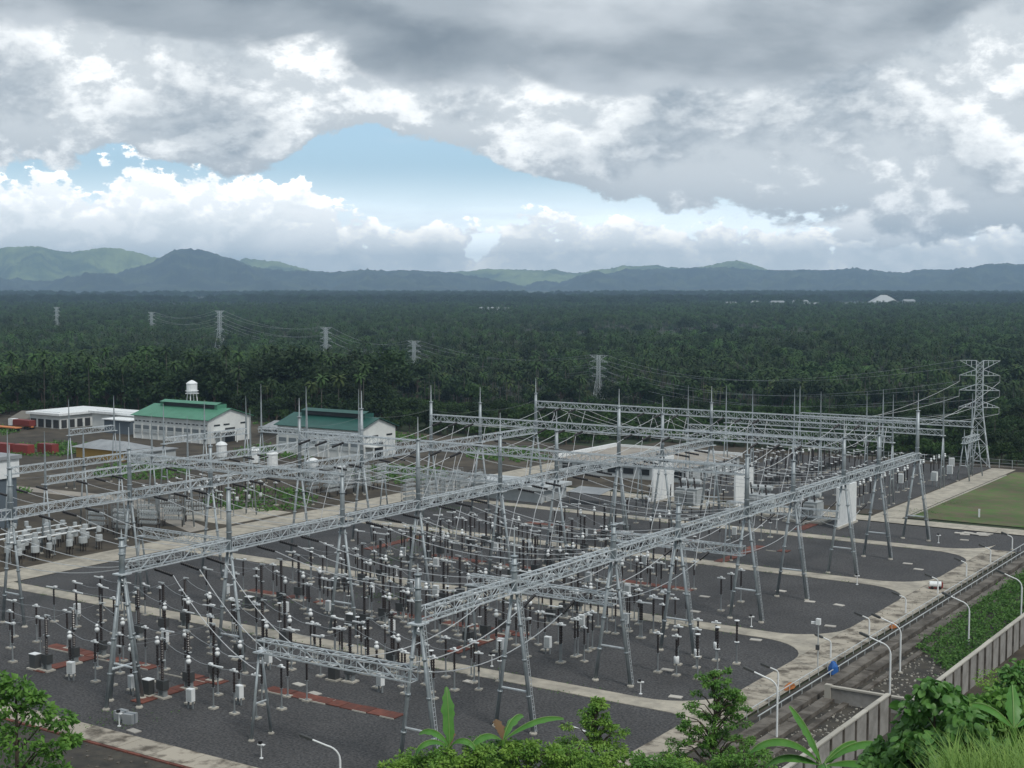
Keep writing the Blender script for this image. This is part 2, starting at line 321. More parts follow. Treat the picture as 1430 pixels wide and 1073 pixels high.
def hill_ridge(name, prof, dist, width, seed, mt, label, back=1.0):
    """a ridge whose crest line (bearing px against the yard view, px above the plain horizon) stands dist metres out"""
    rng = np.random.default_rng(seed); xs = np.array([p[0] for p in prof], float); ys = np.array([p[1] for p in prof], float)
    nx, ny = 420, 34
    X0 = np.linspace(xs[0], xs[-1], nx); crest = np.interp(X0, xs, ys)
    ker = np.hanning(13); ker /= ker.sum(); crest = np.convolve(np.pad(crest, 6, mode='edge'), ker, 'valid')
    ph = rng.uniform(0, 6.28, (14,)); fr = rng.uniform(.010, .12, 14)
    def fbm(amp, step):
        out = np.zeros(nx)
        while step > 2.5:
            kx = np.arange(X0[0]-step, X0[-1]+2*step, step); out += amp*np.interp(X0, kx, rng.normal(0, 1, len(kx))); amp *= .62; step *= .5
        return out
    crest = crest + fbm(1.1, 46)
    H = (CAMZ + (crest) / 1975.0 * dist)                     # crest height in metres
    az = np.arctan((X0 - 715) / 1975.0)
    t = np.linspace(-1, back, ny)
    V = np.zeros((ny, nx, 3))
    relief = np.zeros((ny, nx))
    for st, am in ((48,1.0),(24,.6),(12,.4),(6,.28)):
        gy, gx = max(2, int(ny*6/st)+2), int((X0[-1]-X0[0])/st)+2; G = rng.normal(0, am, (gy, gx))
        ry = np.linspace(0, gy-1.001, ny); rx_ = np.linspace(0, gx-1.001, nx); i0 = ry.astype(int); j0 = rx_.astype(int); fy_ = (ry-i0)[:,None]; fx_ = (rx_-j0)[None]
        relief += (G[i0][:,j0]*(1-fx_)+G[i0][:,j0+1]*fx_)*(1-fy_) + (G[i0+1][:,j0]*(1-fx_)+G[i0+1][:,j0+1]*fx_)*fy_
    spur = fbm(.42, 60)
    spur2 = fbm(.3, 30)
    for j, tt in enumerate(t):
        d = dist + tt * width + 0.18 * width * spur * (1 - abs(tt)) * np.sin(3*tt)
        base = -19.0
        prof_t = (1 - abs(tt)) ** 1.15 if tt < 0 else (1 - tt)
        gul = 1 + (.22 * spur + .2 * spur2 * tt) * math.sin(math.pi * min(1, abs(tt)))
        z = base + (H - base) * np.clip(prof_t * (gul if abs(tt) > 0.01 else 1), 0, 1.05)
        px = d * np.sin(az); pf = d * np.cos(az)
        V[j, :, 0] = px*RIGHT[0] + pf*FWD[0]; V[j, :, 1] = px*RIGHT[1] + pf*FWD[1]; V[j, :, 2] = z + rng.normal(0, 4, nx)*(1-abs(tt))**.5 + 40 * relief[j] * 3.2*abs(tt)*(1-abs(tt))
    idx = np.arange(ny*nx).reshape(ny, nx)
    F = np.stack([idx[:-1,:-1], idx[:-1,1:], idx[1:,1:], idx[1:,:-1]], -1).reshape(-1, 4)
    o = struct(name, quads(name, V.reshape(-1, 3), F, mt, smooth=True), label); return o
hill_ridge('hills', [(-250,-2),(0,3),(90,6),(150,12),(185,20),(215,31),(240,42),(268,49),(295,43),(320,34),(350,24),(380,19),(430,18),(500,17),(570,18),(610,15),(650,12),(690,4),(725,-8),(760,-24),(800,-30)], 11700, 2400, 3, M['hill'], 'dark wooded ridge with a rounded conical peak')
hill_ridge('hills', [(690,-30),(720,-14),(745,-2),(790,6),(840,13),(880,18),(960,20),(1050,20),(1150,19),(1260,17),(1330,21),(1390,25),(1450,25),(1700,22)], 12600, 2400, 8, M['hill'], 'long level blue ridge closing the plain')
hill_ridge('hills', [(-300,38),(-60,46),(20,50),(60,49),(95,42),(120,44),(150,50),(170,49),(205,38),(250,28),(330,22),(420,12),(470,-10)], 14300, 2000, 5, M['hillbright'], 'pale hills painted sunlit behind the conical peak')
hill_ridge('hills', [(300,10),(335,33),(360,34),(390,30),(420,22),(470,14),(640,16),(700,19),(760,18),(800,13),(835,18),(870,23),(905,25),(950,22),(985,23),(1005,29),(1022,33),(1040,30),(1060,22),(1100,10),(1200,-5)], 15000, 1500, 9, M['hillbright'], 'low pale hills with a small flat knoll behind the ridge')

# ---------------------------------------------------------------- yard surfaces
def sheet(name, polys, z, mt, label=None, thick=0.0, parent=None):
    b = MB()
    for p in polys:
        if len(p) == 4 and not hasattr(p[0], '__len__'):
            x0, x1, y0, y1 = p; p = [(x0,y0),(x1,y0),(x1,y1),(x0,y1)]
        n = len(p); vs = [(x, y, z) for x, y in p]; fs = [tuple(range(n))]
        if thick:
            vs += [(x, y, z - thick) for x, y in p]; fs += [(i, i+n, (i+1) % n + n, (i+1) % n) for i in range(n)]
        b.add(vs, fs)
    return struct(name, b.mesh(name, mt), label)
def fillet(cx, cy, sx, sy, R):                        # concave corner piece: corner at (cx,cy), yard lies towards (sx,sy)
    ox, oy = cx + sx*R, cy + sy*R
    arc = [(ox - sx*R*math.cos(t), oy - sy*R*math.sin(t)) for t in np.linspace(0, math.pi/2, 9)]
    p = [(cx, cy)] + arc
    return p if sx*sy > 0 else p[::-1]
sheet('soil', [(-440,-195,60,350), (-195,-85,277.5,372), (-62,-20,100,258)], 0.0, M['soil'])
sheet('soil', [(-170,-62,78,93.9), (-61.9,-46,100,252)], .012, M['darksoil'])
sheet('gravel_yard', [(-187,-66.9,98,269), (-66.9,-40,252.5,269), (-150,-97,284,364)], .03, M['gravel'])
sheet('pale_slab', [(-214,-197,196,214)], .06, M['concrete'], thick=.1)
sheet('track', [[(-300,205),(-298,200),(-240,205),(-197,186),(-197,191),(-238,210)]], .03, M['slabroof'])
sheet('lawn', [(-89.6,-20,278.6,360)], .05, M['lawn'])
STR = [(136.0,139.2), (172.0,175.5), (212.0,215.6), (245.6,249.0)]
pol = []
for a, b_ in STR:
    pol += [(-187, -67.05, a, b_), fillet(-67.05, a, -1, -1, 3.2 if a < 140 else 8), fillet(-67.05, b_, -1, 1, 8)]
def paved(name, x0, x1, y0, y1, z, mt, step=5.2, extra=()):
    base = sheet(name, [(x0,x1,y0,y1)] + list(extra), z - .03 if not extra else z - .012, M[mt if extra else 'darksoil'], thick=.1)
    along = (x1-x0) > (y1-y0); L = (x1-x0) if along else (y1-y0); n = max(1, int(round(L/step))); s = L/n; w = (y1-y0) if along else (x1-x0)
    me = MB().box(-s/2+.035,s/2-.035,-w/2+.02,w/2-.02,-.06,0).mesh('slab', M[mt])
    for i in range(n):
        c = (x0+(i+.5)*s, (y0+y1)/2) if along else ((x0+x1)/2, y0+(i+.5)*s)
        obj('slab', me, base, (c[0],c[1],z+random.uniform(-.006,.006)), 0 if along else math.pi/2)
for i, (a, b_) in enumerate(STR): paved('service_road', -187, -67.05, a, b_, .10, 'concrete', 5.2, pol[3*i+1:3*i+3])
paved('perimeter_road', -67, -62.3, 100, 252, .104, 'stained')
paved('service_road', -195, -187.1, 70, 320, .108, 'concrete', 6)
paved('service_road', -187, -40, 269.6, 275.4, .104, 'concrete', 6)
paved('service_road', -96.4, -90.4, 275.6, 364, .10, 'concrete', 6)
paved('near_road', -170, -70, 94.3, 97.8, .16, 'stained', 4.5)
# red-brown kerb under the near road, built of single blocks
kb = MB().box(-.95,.95,-.18,.18,-.30,.14).mesh('kerb_block', M['red'])
kerb = thing('kerb', 'red brown kerb along the near edge of the stained concrete road', 'kerb', (0,94.1,0))
for i in range(44): obj('block', kb, kerb, (-158 + i*2.0, 0, 0))
# kerb stones along the lawn
kb2 = MB().box(-.13,.13,-1.95,1.95,0,.2).mesh('kerb_stone', M['pad'])
kerb = thing('kerb', 'pale concrete kerb between the lawn and the gravel road', 'kerb', (-89.7,0,0))
for i in range(18): obj('stone', kb2, kerb, (0, 282 + i*4.0, .05))
# trench covers: red panels lying in the gravel
pan = MB().box(-.93,.93,-.95,.95,0,.09).mesh('cover_panel', M['red'])
edgem = MB().box(-.95,.95,-.06,.06,0,.13).mesh('trench_edge', M['pad'])
TR = [('first',118.3,-113,-94,0),('first',117.0,-150,-118,0),('second',155.6,-152,-100,0),('third',193,-150,-96,0),('fourth',230.4,-150,-96,0)]
cnt = 0
for nm, V, u0, u1, _ in TR:
    t = thing('cable_trench', f'red covered cable trench across the {nm} pair of bays, {"open gravel" if u1 > -95 and nm=="first" else "among equipment"}', 'cable trench', (0,V,.03), group='red cable trenches')
    u = u0 + 1
    while u < u1:
        if random.random() > (.13 if u1 > -95 else .42):
            o = obj('panel', pan, t, (u, random.uniform(-.06,.06), random.uniform(0,.05)), random.uniform(-.03,.03))
        if random.random() > .3: obj('edge', edgem, t, (u, -1.06, 0))
        u += 1.95
for k, (U, V0, V1) in enumerate([(-101.5,216,232),(-102.5,253,262),(-121.4,107,118),(-104.5,144,156),(-141,109,118),(-158,192,206)]):
    t = thing('cable_trench', f'short red covered trench running along the bay, {uid(k+1)} of the side branches', 'cable trench', (U,0,.034), group='red cable trenches')
    v = V0
    while v < V1:
        obj('panel', pan, t, (random.uniform(-.05,.05), v, random.uniform(0,.05)), math.pi/2 + random.uniform(-.03,.03)); v += 1.95
# loose cover slabs on the gravel
slabm = MB().box(-.75,.75,-.45,.45,0,.10).mesh('cover_slab', M['slab'])
SL = [(-113.7,99),(-88.9,180.5),(-77.6,195.6),(-73.2,195.8),(-71.7,227.8),(-74.7,231.5),(-73.1,258.7),(-104,118.8),(-107,119.8),(-111,121.5),(-72,141.5),(-95,133.5),(-78,151),(-69.6,183),(-84,200),(-100,177.5),(-75,170.4),(-92,190)]
for k, (U, V) in enumerate(SL):
    near = 'stained near road' if V < 100 else f'{["first","second","third","fourth","fifth"][min(4,int((V-100)//37))]} gravel bay'
    tag(obj('cover_slab', slabm, None, (U, V, .04), random.uniform(-.2,.2)), f'pale concrete cover slab lying on dark gravel, {uid(k+1)} outward from the {near}', 'cover slab', 'cover slabs on the gravel')
for k in range(9):
    tag(obj('paving_slab', slabm, None, (-73.5 + random.uniform(-2.5,2.5), 266 + random.uniform(-1.6,1.6), .04 + .012*k), random.uniform(-.5,.5), 1.15), 'pale paving slab dumped in a loose heap beside the lawn road', 'slab', 'loose heap of paving slabs')

# ---------------------------------------------------------------- gantries
def truss_meshes(L, w=1.15, h=1.25):
    """beam along +X from 0 to L, its four chords and its lacing"""
    ch = {}
    for nm, (y, z) in {'a':(-w/2,0),'b':(w/2,0),'c':(-w/2,h),'d':(w/2,h)}.items():
        ch[nm] = MB().tube((0,y,z),(L,y,z),.09,.09,4).mesh('chord', M['steel'])
    b = MB(); n = max(3, int(round(L/1.6))); s = L/n; r = .042
    for i in range(n + 1):
        x = i*s
        for y in (-w/2, w/2): b.tube((x,y,0),(x,y,h),r,r,4,False)
        for z in (0, h): b.tube((x,-w/2,z),(x,w/2,z),r,r,4,False)
        if i < n:
            for q, y in enumerate((-w/2, w/2)):
                za, zb = (0, h) if (i + q) % 2 else (h, 0); b.tube((x,y,za),(x+s,y,zb),r,r,4,False)
            for q, z in enumerate((0, h)):
                ya, yb = (-w/2, w/2) if (i + q) % 2 else (w/2, -w/2); b.tube((x,ya,z),(x+s,yb,z),r,r,4,False)
    return ch, b.mesh('lacing', M['steel'])
TRUSS = {}
def truss(p0, p1, label, group):
    """a lattice beam from p0 to p1 (bottom chord level)"""
    d = np.array(p1) - np.array(p0); L = round(float(np.hypot(d[0], d[1])), 2); rz = math.atan2(d[1], d[0])
    key = L
    if key not in TRUSS: TRUSS[key] = truss_meshes(L)
    ch, lc = TRUSS[key]
    t = thing('gantry_beam', label, 'gantry beam', tuple(p0), rz, group)
    for nm in 'abcd': obj('chord', ch[nm], t)
    o = obj('lacing', lc, t); o['kind'] = 'stuff'
    return t
# one A-frame post: legs spread along local X, origin on the ground
ZB = 14.75
def leg_mesh(x0, y0, x1, y1, z1, r=.20):
    b = MB(); b.tube((x0,y0,.15),(x1,y1,z1),r*1.12,r*.86,8)
    for f in (.26,.52,.77):
        q = lambda t: (x0+(x1-x0)*t, y0+(y1-y0)*t, .15+(z1-.15)*t)
        b.tube(q(f-.006), q(f+.006), r*1.5, r*1.5, 8)
    return b.mesh('leg', M['column'], True)
LEGM = {s: leg_mesh(s*2.35,0,s*.28,0,ZB) for s in (-1,1)}
LEGT = {s: leg_mesh(0,s*2.6,0,s*.3,ZB) for s in (-1,1)}
FOOT = MB().lathe([(.42,0),(.42,.18),(.3,.24),(.3,.3)], 8).mesh('footing', M['pad'])
CROSS = MB().tube((-1.74,0,4.4),(1.74,0,4.4),.13,.13,6).mesh('cross_bar', M['steel'])
CROSST = MB().tube((0,-1.9,4.4),(0,1.9,4.4),.13,.13,6).mesh('cross_bar', M['steel'])
CAP = MB().cbox(0,0,ZB+.03,1.5,1.5,.14).tube((-.7,0,ZB-.9),(.7,0,ZB-.9),.12,.12,6).mesh('cap_plate', M['steel'])
LAD = MB()
for s in (-.17,.17): LAD.tube((2.72,s,.3),(.75,s,ZB),.03,.03,4,False)
for i in range(36):
    t = (i+.5)/36; LAD.tube((2.72-1.97*t,-.17,.3+(ZB-.3)*t),(2.72-1.97*t,.17,.3+(ZB-.3)*t),.022,.022,4,False)
LAD = LAD.mesh('ladder', M['steel'])
MASTS = {}
def mast(z1, zr):
    k = (z1, zr)
    if k not in MASTS:
        a = MB(); a.tube((0,0,ZB),(0,0,z1),.36,.27,8)
        for z in (ZB+2.2, (ZB+z1)/2+1, z1-.1): a.tube((0,0,z),(0,0,z+.12),.42,.42,8)
        b = MB().poly([(0,0,z1),(0,0,(z1+zr)/2),(0,0,zr)],[.11,.08,.04],5)
        MASTS[k] = (a.mesh('mast', M['column'], True), b.mesh('lightning_rod', M['steel']))
    return MASTS[k]
def post(U, V, zr, label, group, heavy=False, ladder=False):
    t = thing('gantry_post', label, 'gantry post', (U,V,0), 0, group)
    for s in (-1,1):
        obj('leg', LEGM[s], t); obj('footing', FOOT, t, (s*2.37,0,0))
    obj('cross_bar', CROSS, t); obj('cap_plate', CAP, t)
    a, b = mast(round(zr - 3.2 if zr > 21 else zr - 1.0, 1), zr); obj('mast', a, t); obj('lightning_rod', b, t)
    if heavy:
        for s in (-1,1):
            obj('leg', LEGT[s], t); obj('footing', FOOT, t, (0,s*2.62,0))
        obj('cross_bar', CROSST, t)
    if ladder: obj('ladder', LAD, t)
    return t
ROWS = [('front', -80.7), ('middle', -122.0), ('rear', -163.4)]
PV = [105, 121.5, 142.4, 158.9, 179.7, 196.2, 217, 233.5, 254.3]
TOP = {('front',0):20.5,('front',1):21.8,('front',2):19.9,('front',3):20.2,('front',4):26.5,('front',5):24,('front',6):25.5,('front',7):24.5,('front',8):27,
       ('middle',0):19.8,('middle',1):25.6,('middle',2):24.8,('middle',3):28,('middle',4):27,('middle',5):26,('middle',6):28.4,('middle',7):26,('middle',8):26.6,
       ('rear',0):24,('rear',1):25,('rear',2):25.6,('rear',3):24.4,('rear',4):27.4,('rear',5):27.6,('rear',6):27.4,('rear',7):26,('rear',8):26.6}
for nm, U in ROWS:
    for i, V in enumerate(PV):
        post(U, V, TOP[(nm,i)], f'steel A-frame post of the {nm} gantry row, {uid(i+1)} from its near end', f'posts of the {nm} gantry row', heavy=(nm == 'middle' and i in (0,6)), ladder=(nm == 'front'))
        if i < len(PV)-1:
            truss((U,V+.35,ZB+.12),(U,PV[i+1]-.35,ZB+.12), f'lattice beam of the {nm} gantry row, span after its {uid(i+1)} post from the near end', f'beams of the {nm} gantry row')
ZU = 20.45
UB = [(2,('rear','middle')),(4,('rear','middle')),(4,('middle','front')),(6,('rear','middle')),(6,('middle','front')),(8,('rear','middle')),(8,('middle','front'))]
RU = dict(ROWS)
for i, (a, b_) in UB:
    truss((RU[a]+.3,PV[i],ZU),(RU[b_]-.3,PV[i],ZU), f'high lattice cross beam joining {a} and {b_} rows at their {uid(i+1)} posts', 'high cross beams')
# low gantries with slim A-frame ends
def slim_post(U, V, z, label, group, rz=0.0):
    t = thing('low_gantry_post', label, 'gantry post', (U,V,0), rz, group)
    for s in (-1,1):
        k = ('slim', z, s)
        if k not in MASTS: MASTS[k] = MB().tube((0,s*1.45,.12),(0,s*.18,z),.17,.13,6).mesh('leg', M['column'], True)
        obj('leg', MASTS[k], t); obj('footing', FOOT, t, (0,s*1.46,0), 0, .8)
    k = ('bar', z)
    if k not in MASTS: MASTS[k] = MB().tube((0,-.95,z*.42),(0,.95,z*.42),.10,.10,6).mesh('cross_bar', M['steel'])
    obj('cross_bar', MASTS[k], t)
    k = ('plate', z)
    if k not in MASTS: MASTS[k] = MB().cbox(0,0,z+.04,.9,1.3,.12).mesh('cap_plate', M['steel'])
    obj('cap_plate', MASTS[k], t); return t
LOW = [(105,-101.2,-81.2),(143.5,-102,-81.2),(180,-101.8,-81.2),(216.2,-100.5,-81.2),(144,-163,-144.5),(220.5,-178,-150),(258,-140,-122.6)]
for k, (V, u0, u1) in enumerate(LOW):
    truss((u0,V,9.1),(u1,V,9.1), f'low short lattice beam, {uid(k+1)} of the low gantries counting away from the camera', 'low gantry beams')
    slim_post(u0, V, 9.0, f'slim leaning post under the free end of the {uid(k+1)} low gantry beam', 'low gantry posts')
    if k >= 4: slim_post(u1, V, 9.0, f'slim leaning post under the inner end of the {uid(k+1)} low gantry beam', 'low gantry posts')
# gantries of the outer yards
def outer(name, ax, c, stations, z, rod, lab):
    for i, s in enumerate(stations):
        U, V = (c, s) if ax == 'v' else (s, c)
        t = slim_post(U, V, z, f'slim post of the {lab}, {uid(i+1)} along it', f'posts of the {lab}', 0 if ax == 'u' else math.pi/2)
        k = ('rod', z, rod)
        if k not in MASTS: MASTS[k] = MB().poly([(0,0,z),(0,0,z+(rod-z)*.55),(0,0,rod)],[.24,.15,.04],6).mesh('lightning_rod', M['column'])
        obj('lightning_rod', MASTS[k], t)
        if i:
            s0 = stations[i-1]
            p0, p1 = ((c,s0+.3,z+.1),(c,s-.3,z+.1)) if ax == 'v' else ((s0+.3,c,z+.1),(s-.3,c,z+.1))
            truss(p0, p1, f'lattice beam of the {lab}, {uid(i)} span along it', f'beams of the {lab}')
outer('a', 'v', -201.5, [157,173.5,190,207,224,241], 12.2, 21.5, 'gantry behind the earth road')
outer('b', 'v', -217, [161,178,195], 12.2, 20.5, 'gantry beside the grey hall')
outer('c', 'v', -231, [211,223,236], 12.2, 21, 'gantry in front of the green roofs')
outer('d', 'v', -262, [211,224], 12.2, 20.5, 'gantry before the ochre shed')
outer('e', 'u', 241, [-201.5,-217,-231], 12.2, 23.5, 'cross gantry before the dark green roof')
outer('f', 'u', 321, [-150,-132,-114,-96], 12.2, 21.5, 'line gantry at the far fence')
outer('g', 'u', 344, [-140,-118,-96], 12.2, 20.5, 'last line gantry under the pylon')
outer('h', 'u', 292, [-146,-130,-114,-98], 13.2, 23.5, 'third line gantry behind the transformers')
outer('i', 'v', -95.5, [336,347], 9.0, 12.5, 'small gantry at the pylon foot')

# ---------------------------------------------------------------- strain insulators and conductors
def sheds(b, p0, p1, r=.13, n=9, sides=6, mi=0):
    P0, P1 = Vector(p0), Vector(p1); pts = []; rad = []
    for i in range(n*2+1):
        pts.append(P0.lerp(P1, i/(n*2))); rad.append(r if i % 2 else r*.55)
    return b.poly(pts, rad, sides, True, mi)
INS = sheds(MB(), (0,0,0), (2.9,0,0), .23).tube((-.25,0,0),(0,0,0),.05,.05,4).tube((2.7,0,0),(3.0,0,0),.05,.05,4).mesh('insulator_string', M['rubber'])
NINS = {}
def ins(p, heading, dip, lab, grp):
    NINS[lab] = NINS.get(lab, 0) + 1
    o = obj('insulator_string', INS, None, p); o.rotation_euler = (0, dip, heading)
    return tag(o, lab, 'insulator', grp)
def sag(p0, p1, s, n=14):
    a, b_ = np.array(p0, float), np.array(p1, float); t = np.linspace(0,1,n)
    P = a[None]*(1-t)[:,None] + b_[None]*t[:,None]; P[:,2] -= 4*s*t*(1-t); return [tuple(q) for q in P]
def wire(pts, r, label, grp, mt='wire', name='conductor'):
    o0 = np.array(pts[0]); P = [tuple(np.array(p) - o0) for p in pts]
    return tag(obj(name, MB().poly(P, r, 4).mesh(name, M[mt]), None, tuple(o0)), label, 'cable', grp)
PHN = ['near', 'middle', 'far']
def strained(p0, p1, s, lab, grp, r=.046, dip=.10):
    """a conductor between two anchor points with a black string at either end"""
    a, b_ = np.array(p0, float), np.array(p1, float); h = math.atan2(b_[1]-a[1], b_[0]-a[0]); k = 3.0*math.cos(dip)
    ins(tuple(a), h, dip, f'black strain insulator, start of {lab}', grp + ', insulators')
    ins(tuple(b_), h + math.pi, dip, f'black strain insulator, end of {lab}', grp + ', insulators')
    e = np.array([math.cos(h)*k, math.sin(h)*k, -3.0*math.sin(dip)]); e2 = np.array([-e[0], -e[1], e[2]])
    wire(sag(a+e, b_+e2, s), r, 'pale ' + lab, grp)
# bus conductors under the long beams
for bay in range(8):
    v0 = PV[bay]; w = PV[bay+1] - v0
    for q in range(3):
        V = v0 + (4.2, 8.2, 12.2)[q]
        for a, b_ in (('rear','middle'), ('middle','front')):
            if b_ == 'front' and bay == 0: continue
            if bay in (6,7) and a == 'rear' and q == 1: continue
            strained((RU[a]+.6,V,ZB-.05),(RU[b_]-.6,V,ZB-.05), 2.2, f'{PHN[q]} conductor of {uid(bay+1)} bay, {a} to {b_} row', f'bus conductors {a} to {b_} row')
for q in range(3):
    for bay in (0,):
        V = PV[0] + (4.2,8.2,12.2)[q]
        a = np.array((RU['middle']+.6, V, ZB-.05)); ins(tuple(a), 0, .14, f'black strain insulator hanging from the first middle-row beam, {PHN[q]} phase', 'bus insulators of the first bay')
        wire(sag(a+np.array([2.97,0,-.42]), (-106, V, 5.5), 1.2), .045, f'pale dropping conductor of the first bay, {PHN[q]} phase', 'dropping conductors')
for q in range(3):                                   # out across the earth road
    for bay in (1,2,3,4,5):
        V = PV[bay] + (4.2,8.2,12.2)[q]
        strained((RU['rear']-.6,V,ZB-.05),(-200.9,V,12.2), 1.8, f'{PHN[q]} conductor crossing the earth road from rear row, {uid(bay+1)} bay', 'conductors across the earth road', .04)
# line conductors between the high cross beams
for i0, i1, a in ((2,4,'rear'),(4,6,'rear'),(4,6,'middle'),(6,8,'rear'),(6,8,'middle')):
    for q, off in enumerate((2.9, 6.6, 10.3, 26.6, 30.5, 34.3)):
        U = RU[a] + off
        strained((U,PV[i0]+.6,ZU),(U,PV[i1]-.6,ZU), 1.7, f'{uid(q+1)} high conductor past {a} row, {uid(i0//2)} to {uid(i1//2)} cross beam', f'high conductors past the {a} row', .045, .16)
for q, off in enumerate((2.9, 6.6, 10.3, 26.6, 30.5, 34.3)):
    for a, u1 in (('rear', -146), ('middle', -122)):
        U = RU[a] + off
        strained((U,PV[8]+.6,ZU),(u1 + off*.62, 291.5, 13.1), 1.5, f'{uid(q+1)} conductor leaving the last cross beam past the {a} row', 'conductors leaving the last cross beam', .045, .18)
        J = [(U,PV[8]-3.4,ZU-.6),(U+.3,PV[8]-2,ZU-3.2),(U+.3,PV[8]+1,ZU-4.0),(U,PV[8]+3.4,ZU-.6)]
        wire(J, .05, f'{uid(q+1)} jumper loop under the last cross beam past the {a} row', 'jumper loops under the last cross beam', name='jumper_cable')
for i, a in ((4,'rear'),(6,'rear'),(6,'middle'),(4,'middle')):
    for q, off in enumerate((2.9, 6.6, 10.3, 26.6, 30.5, 34.3)):
        U = RU[a] + off; V = PV[i]
        wire([(U,V+3.5,ZU-.7),(U+.2,V+2.2,ZU-4),(U+.5,V-1,ZU-8),(U+.6,V-2.5,ZU-11.5),(U+.6,V-3,7)], .045, f'{uid(q+1)} pale drop lead under the {uid(i//2)} cross beam past the {a} row', 'drop leads under the cross beams', name='jumper_cable')
# low conductors
for k in range(3):
    V0, V1 = (143.5, 180, 216.2)[k] + .6, (180, 216.2, 244)[k] - .6
    for q in range(3):
        U = -97.5 + q*5.6
        if k < 2: strained((U,V0,9.1),(U,V1,9.1), 1.7, f'{uid(q+1)} low conductor behind the {uid(k+2)} low gantry beam', 'low conductors', .05, .2)
        else: strained((U,V0,9.1),(U,V1,7.5), 2.0, f'{uid(q+1)} low conductor behind the {uid(k+2)} low gantry beam', 'low conductors', .05, .2)
for q in range(3):
    U = -97.5 + q*5.6
    ins((U,142.9,9.1), -math.pi/2, .35, f'black strain insulator before the second low gantry beam, {uid(q+1)} along it', 'low strain insulators')
    wire(sag((U,140.1,8.1),(U-3.0,108.5,9.0), 3.4), .055, f'{uid(q+1)} drooping low conductor reaching from the first low gantry beam', 'drooping low conductors')
# earth wires between mast tops
for nm, U in ROWS:
    for i in range(1, 8):
        if TOP[(nm,i)] > 23.5 and TOP[(nm,i+1)] > 23.5:
            wire(sag((U,PV[i],TOP[(nm,i)]-4.7),(U,PV[i+1],TOP[(nm,i+1)]-4.7), .7, 8), .022, f'thin earth wire after the {uid(i+1)} mast of the {nm} row', 'earth wires', 'wired', 'earth_wire')

# ---------------------------------------------------------------- switchgear
def shed_prof(z0, z1, r, n):
    p = []
    for i in range(n):
        a = z0 + (z1-z0)*i/n; h = (z1-z0)/n; p += [(r*.66,a),(r,a+h*.45),(r*.66,a+h*.9)]
    return p
PAD = MB().cbox(0,0,.09,.85,.85,.18).mesh('footing', M['pad'])
POLE = {h: MB().lathe([(.24,.18),(.24,.24),(.10,.26),(.09,h-.08),(.2,h-.06),(.2,h)], 7).mesh('support_pole', M['steeld']) for h in (2.0, 2.4, 2.7)}
COL_D = MB().lathe(shed_prof(2.4,4.7,.155,7), 7).mesh('insulator', M['porcelain'])
COL_C = MB().lathe(shed_prof(2.0,4.5,.175,7), 7).mesh('insulator', M['porcelain'])
ARM = MB().cbox(.5,0,4.84,1.9,.17,.13).cbox(-.35,0,4.98,.45,.36,.2).mesh('switch_arm', M['white'])
ARM2 = MB().cbox(0,0,4.80,1.2,.24,.12).cbox(0,.0,4.95,.3,.3,.2).mesh('terminal_plate', M['white'])
HEADC = MB().lathe([(.12,4.5),(.24,4.62),(.31,4.82),(.24,5.02),(.14,5.06),(.14,5.2),(.24,5.24),(.24,5.36),(.1,5.5)], 8).mesh('head', M['white'], True)
RING = MB().lathe([(.10,2.68),(.30,2.7),(.34,2.78),(.10,2.84)],8).mesh('base_ring', M['white'])
BOXB = MB().box(-.62,.62,-.42,.42,.95,2.05).mesh('mechanism_box', M['cabinet'])
LEGB = MB().box(-.5,-.34,-.3,.3,.18,.95).box(.34,.5,-.3,.3,.18,.95).mesh('stand', M['steeld'])
PADB = MB().cbox(0,0,.09,1.7,1.3,.18).mesh('footing', M['pad'])
COL_B1 = MB().lathe(shed_prof(2.05,4.3,.22,8), 8).mesh('lower_insulator', M['porcelain'])
COL_B2 = MB().lathe([(.25,4.3),(.25,4.42)] + shed_prof(4.42,6.7,.25,8), 8).mesh('upper_insulator', M['porcelain'])
TOPB = MB().lathe([(.2,6.7),(.2,6.85)],7).cbox(.3,0,6.88,1.0,.2,.07).cbox(0,0,4.36,.95,.34,.1).mesh('terminal_plate', M['greycan'])
ARR = MB().lathe(shed_prof(2.7,5.4,.16,8), 7).mesh('insulator', M['porcelain'])
ARRT = MB().lathe([(.05,5.4),(.34,5.42),(.34,5.48),(.05,5.5)],8).mesh('grading_ring', M['white'])
CVT = MB().lathe([(.30,1.5),(.34,1.55),(.34,2.3),(.28,2.36)],8).mesh('base_tank', M['white'], True)
JB = MB().box(-.42,.42,-.28,.28,.9,2.3).mesh('cabinet_body', M['white'])
JBD = MB().box(-.34,.34,-.305,-.283,1.0,2.2).mesh('cabinet_door', M['greycan'])
JBL = MB().box(-.36,-.26,-.1,.1,.05,.9).box(.26,.36,-.1,.1,.05,.9).mesh('stand', M['steeld'])
CAB = MB().box(-.55,.55,-.42,.42,.2,1.85).mesh('cabinet_body', M['cabinet'])
CABT = MB().box(-.6,.6,-.47,.47,1.852,1.93).mesh('canopy', M['white'])
def assemble(name, label, cat, loc, rz, group, parts, sc=None):
    t = thing(name, label, cat, loc, rz, group)
    if sc: t.scale = (sc,sc,sc)
    for pn, me in parts: obj(pn, me, t)
    return t
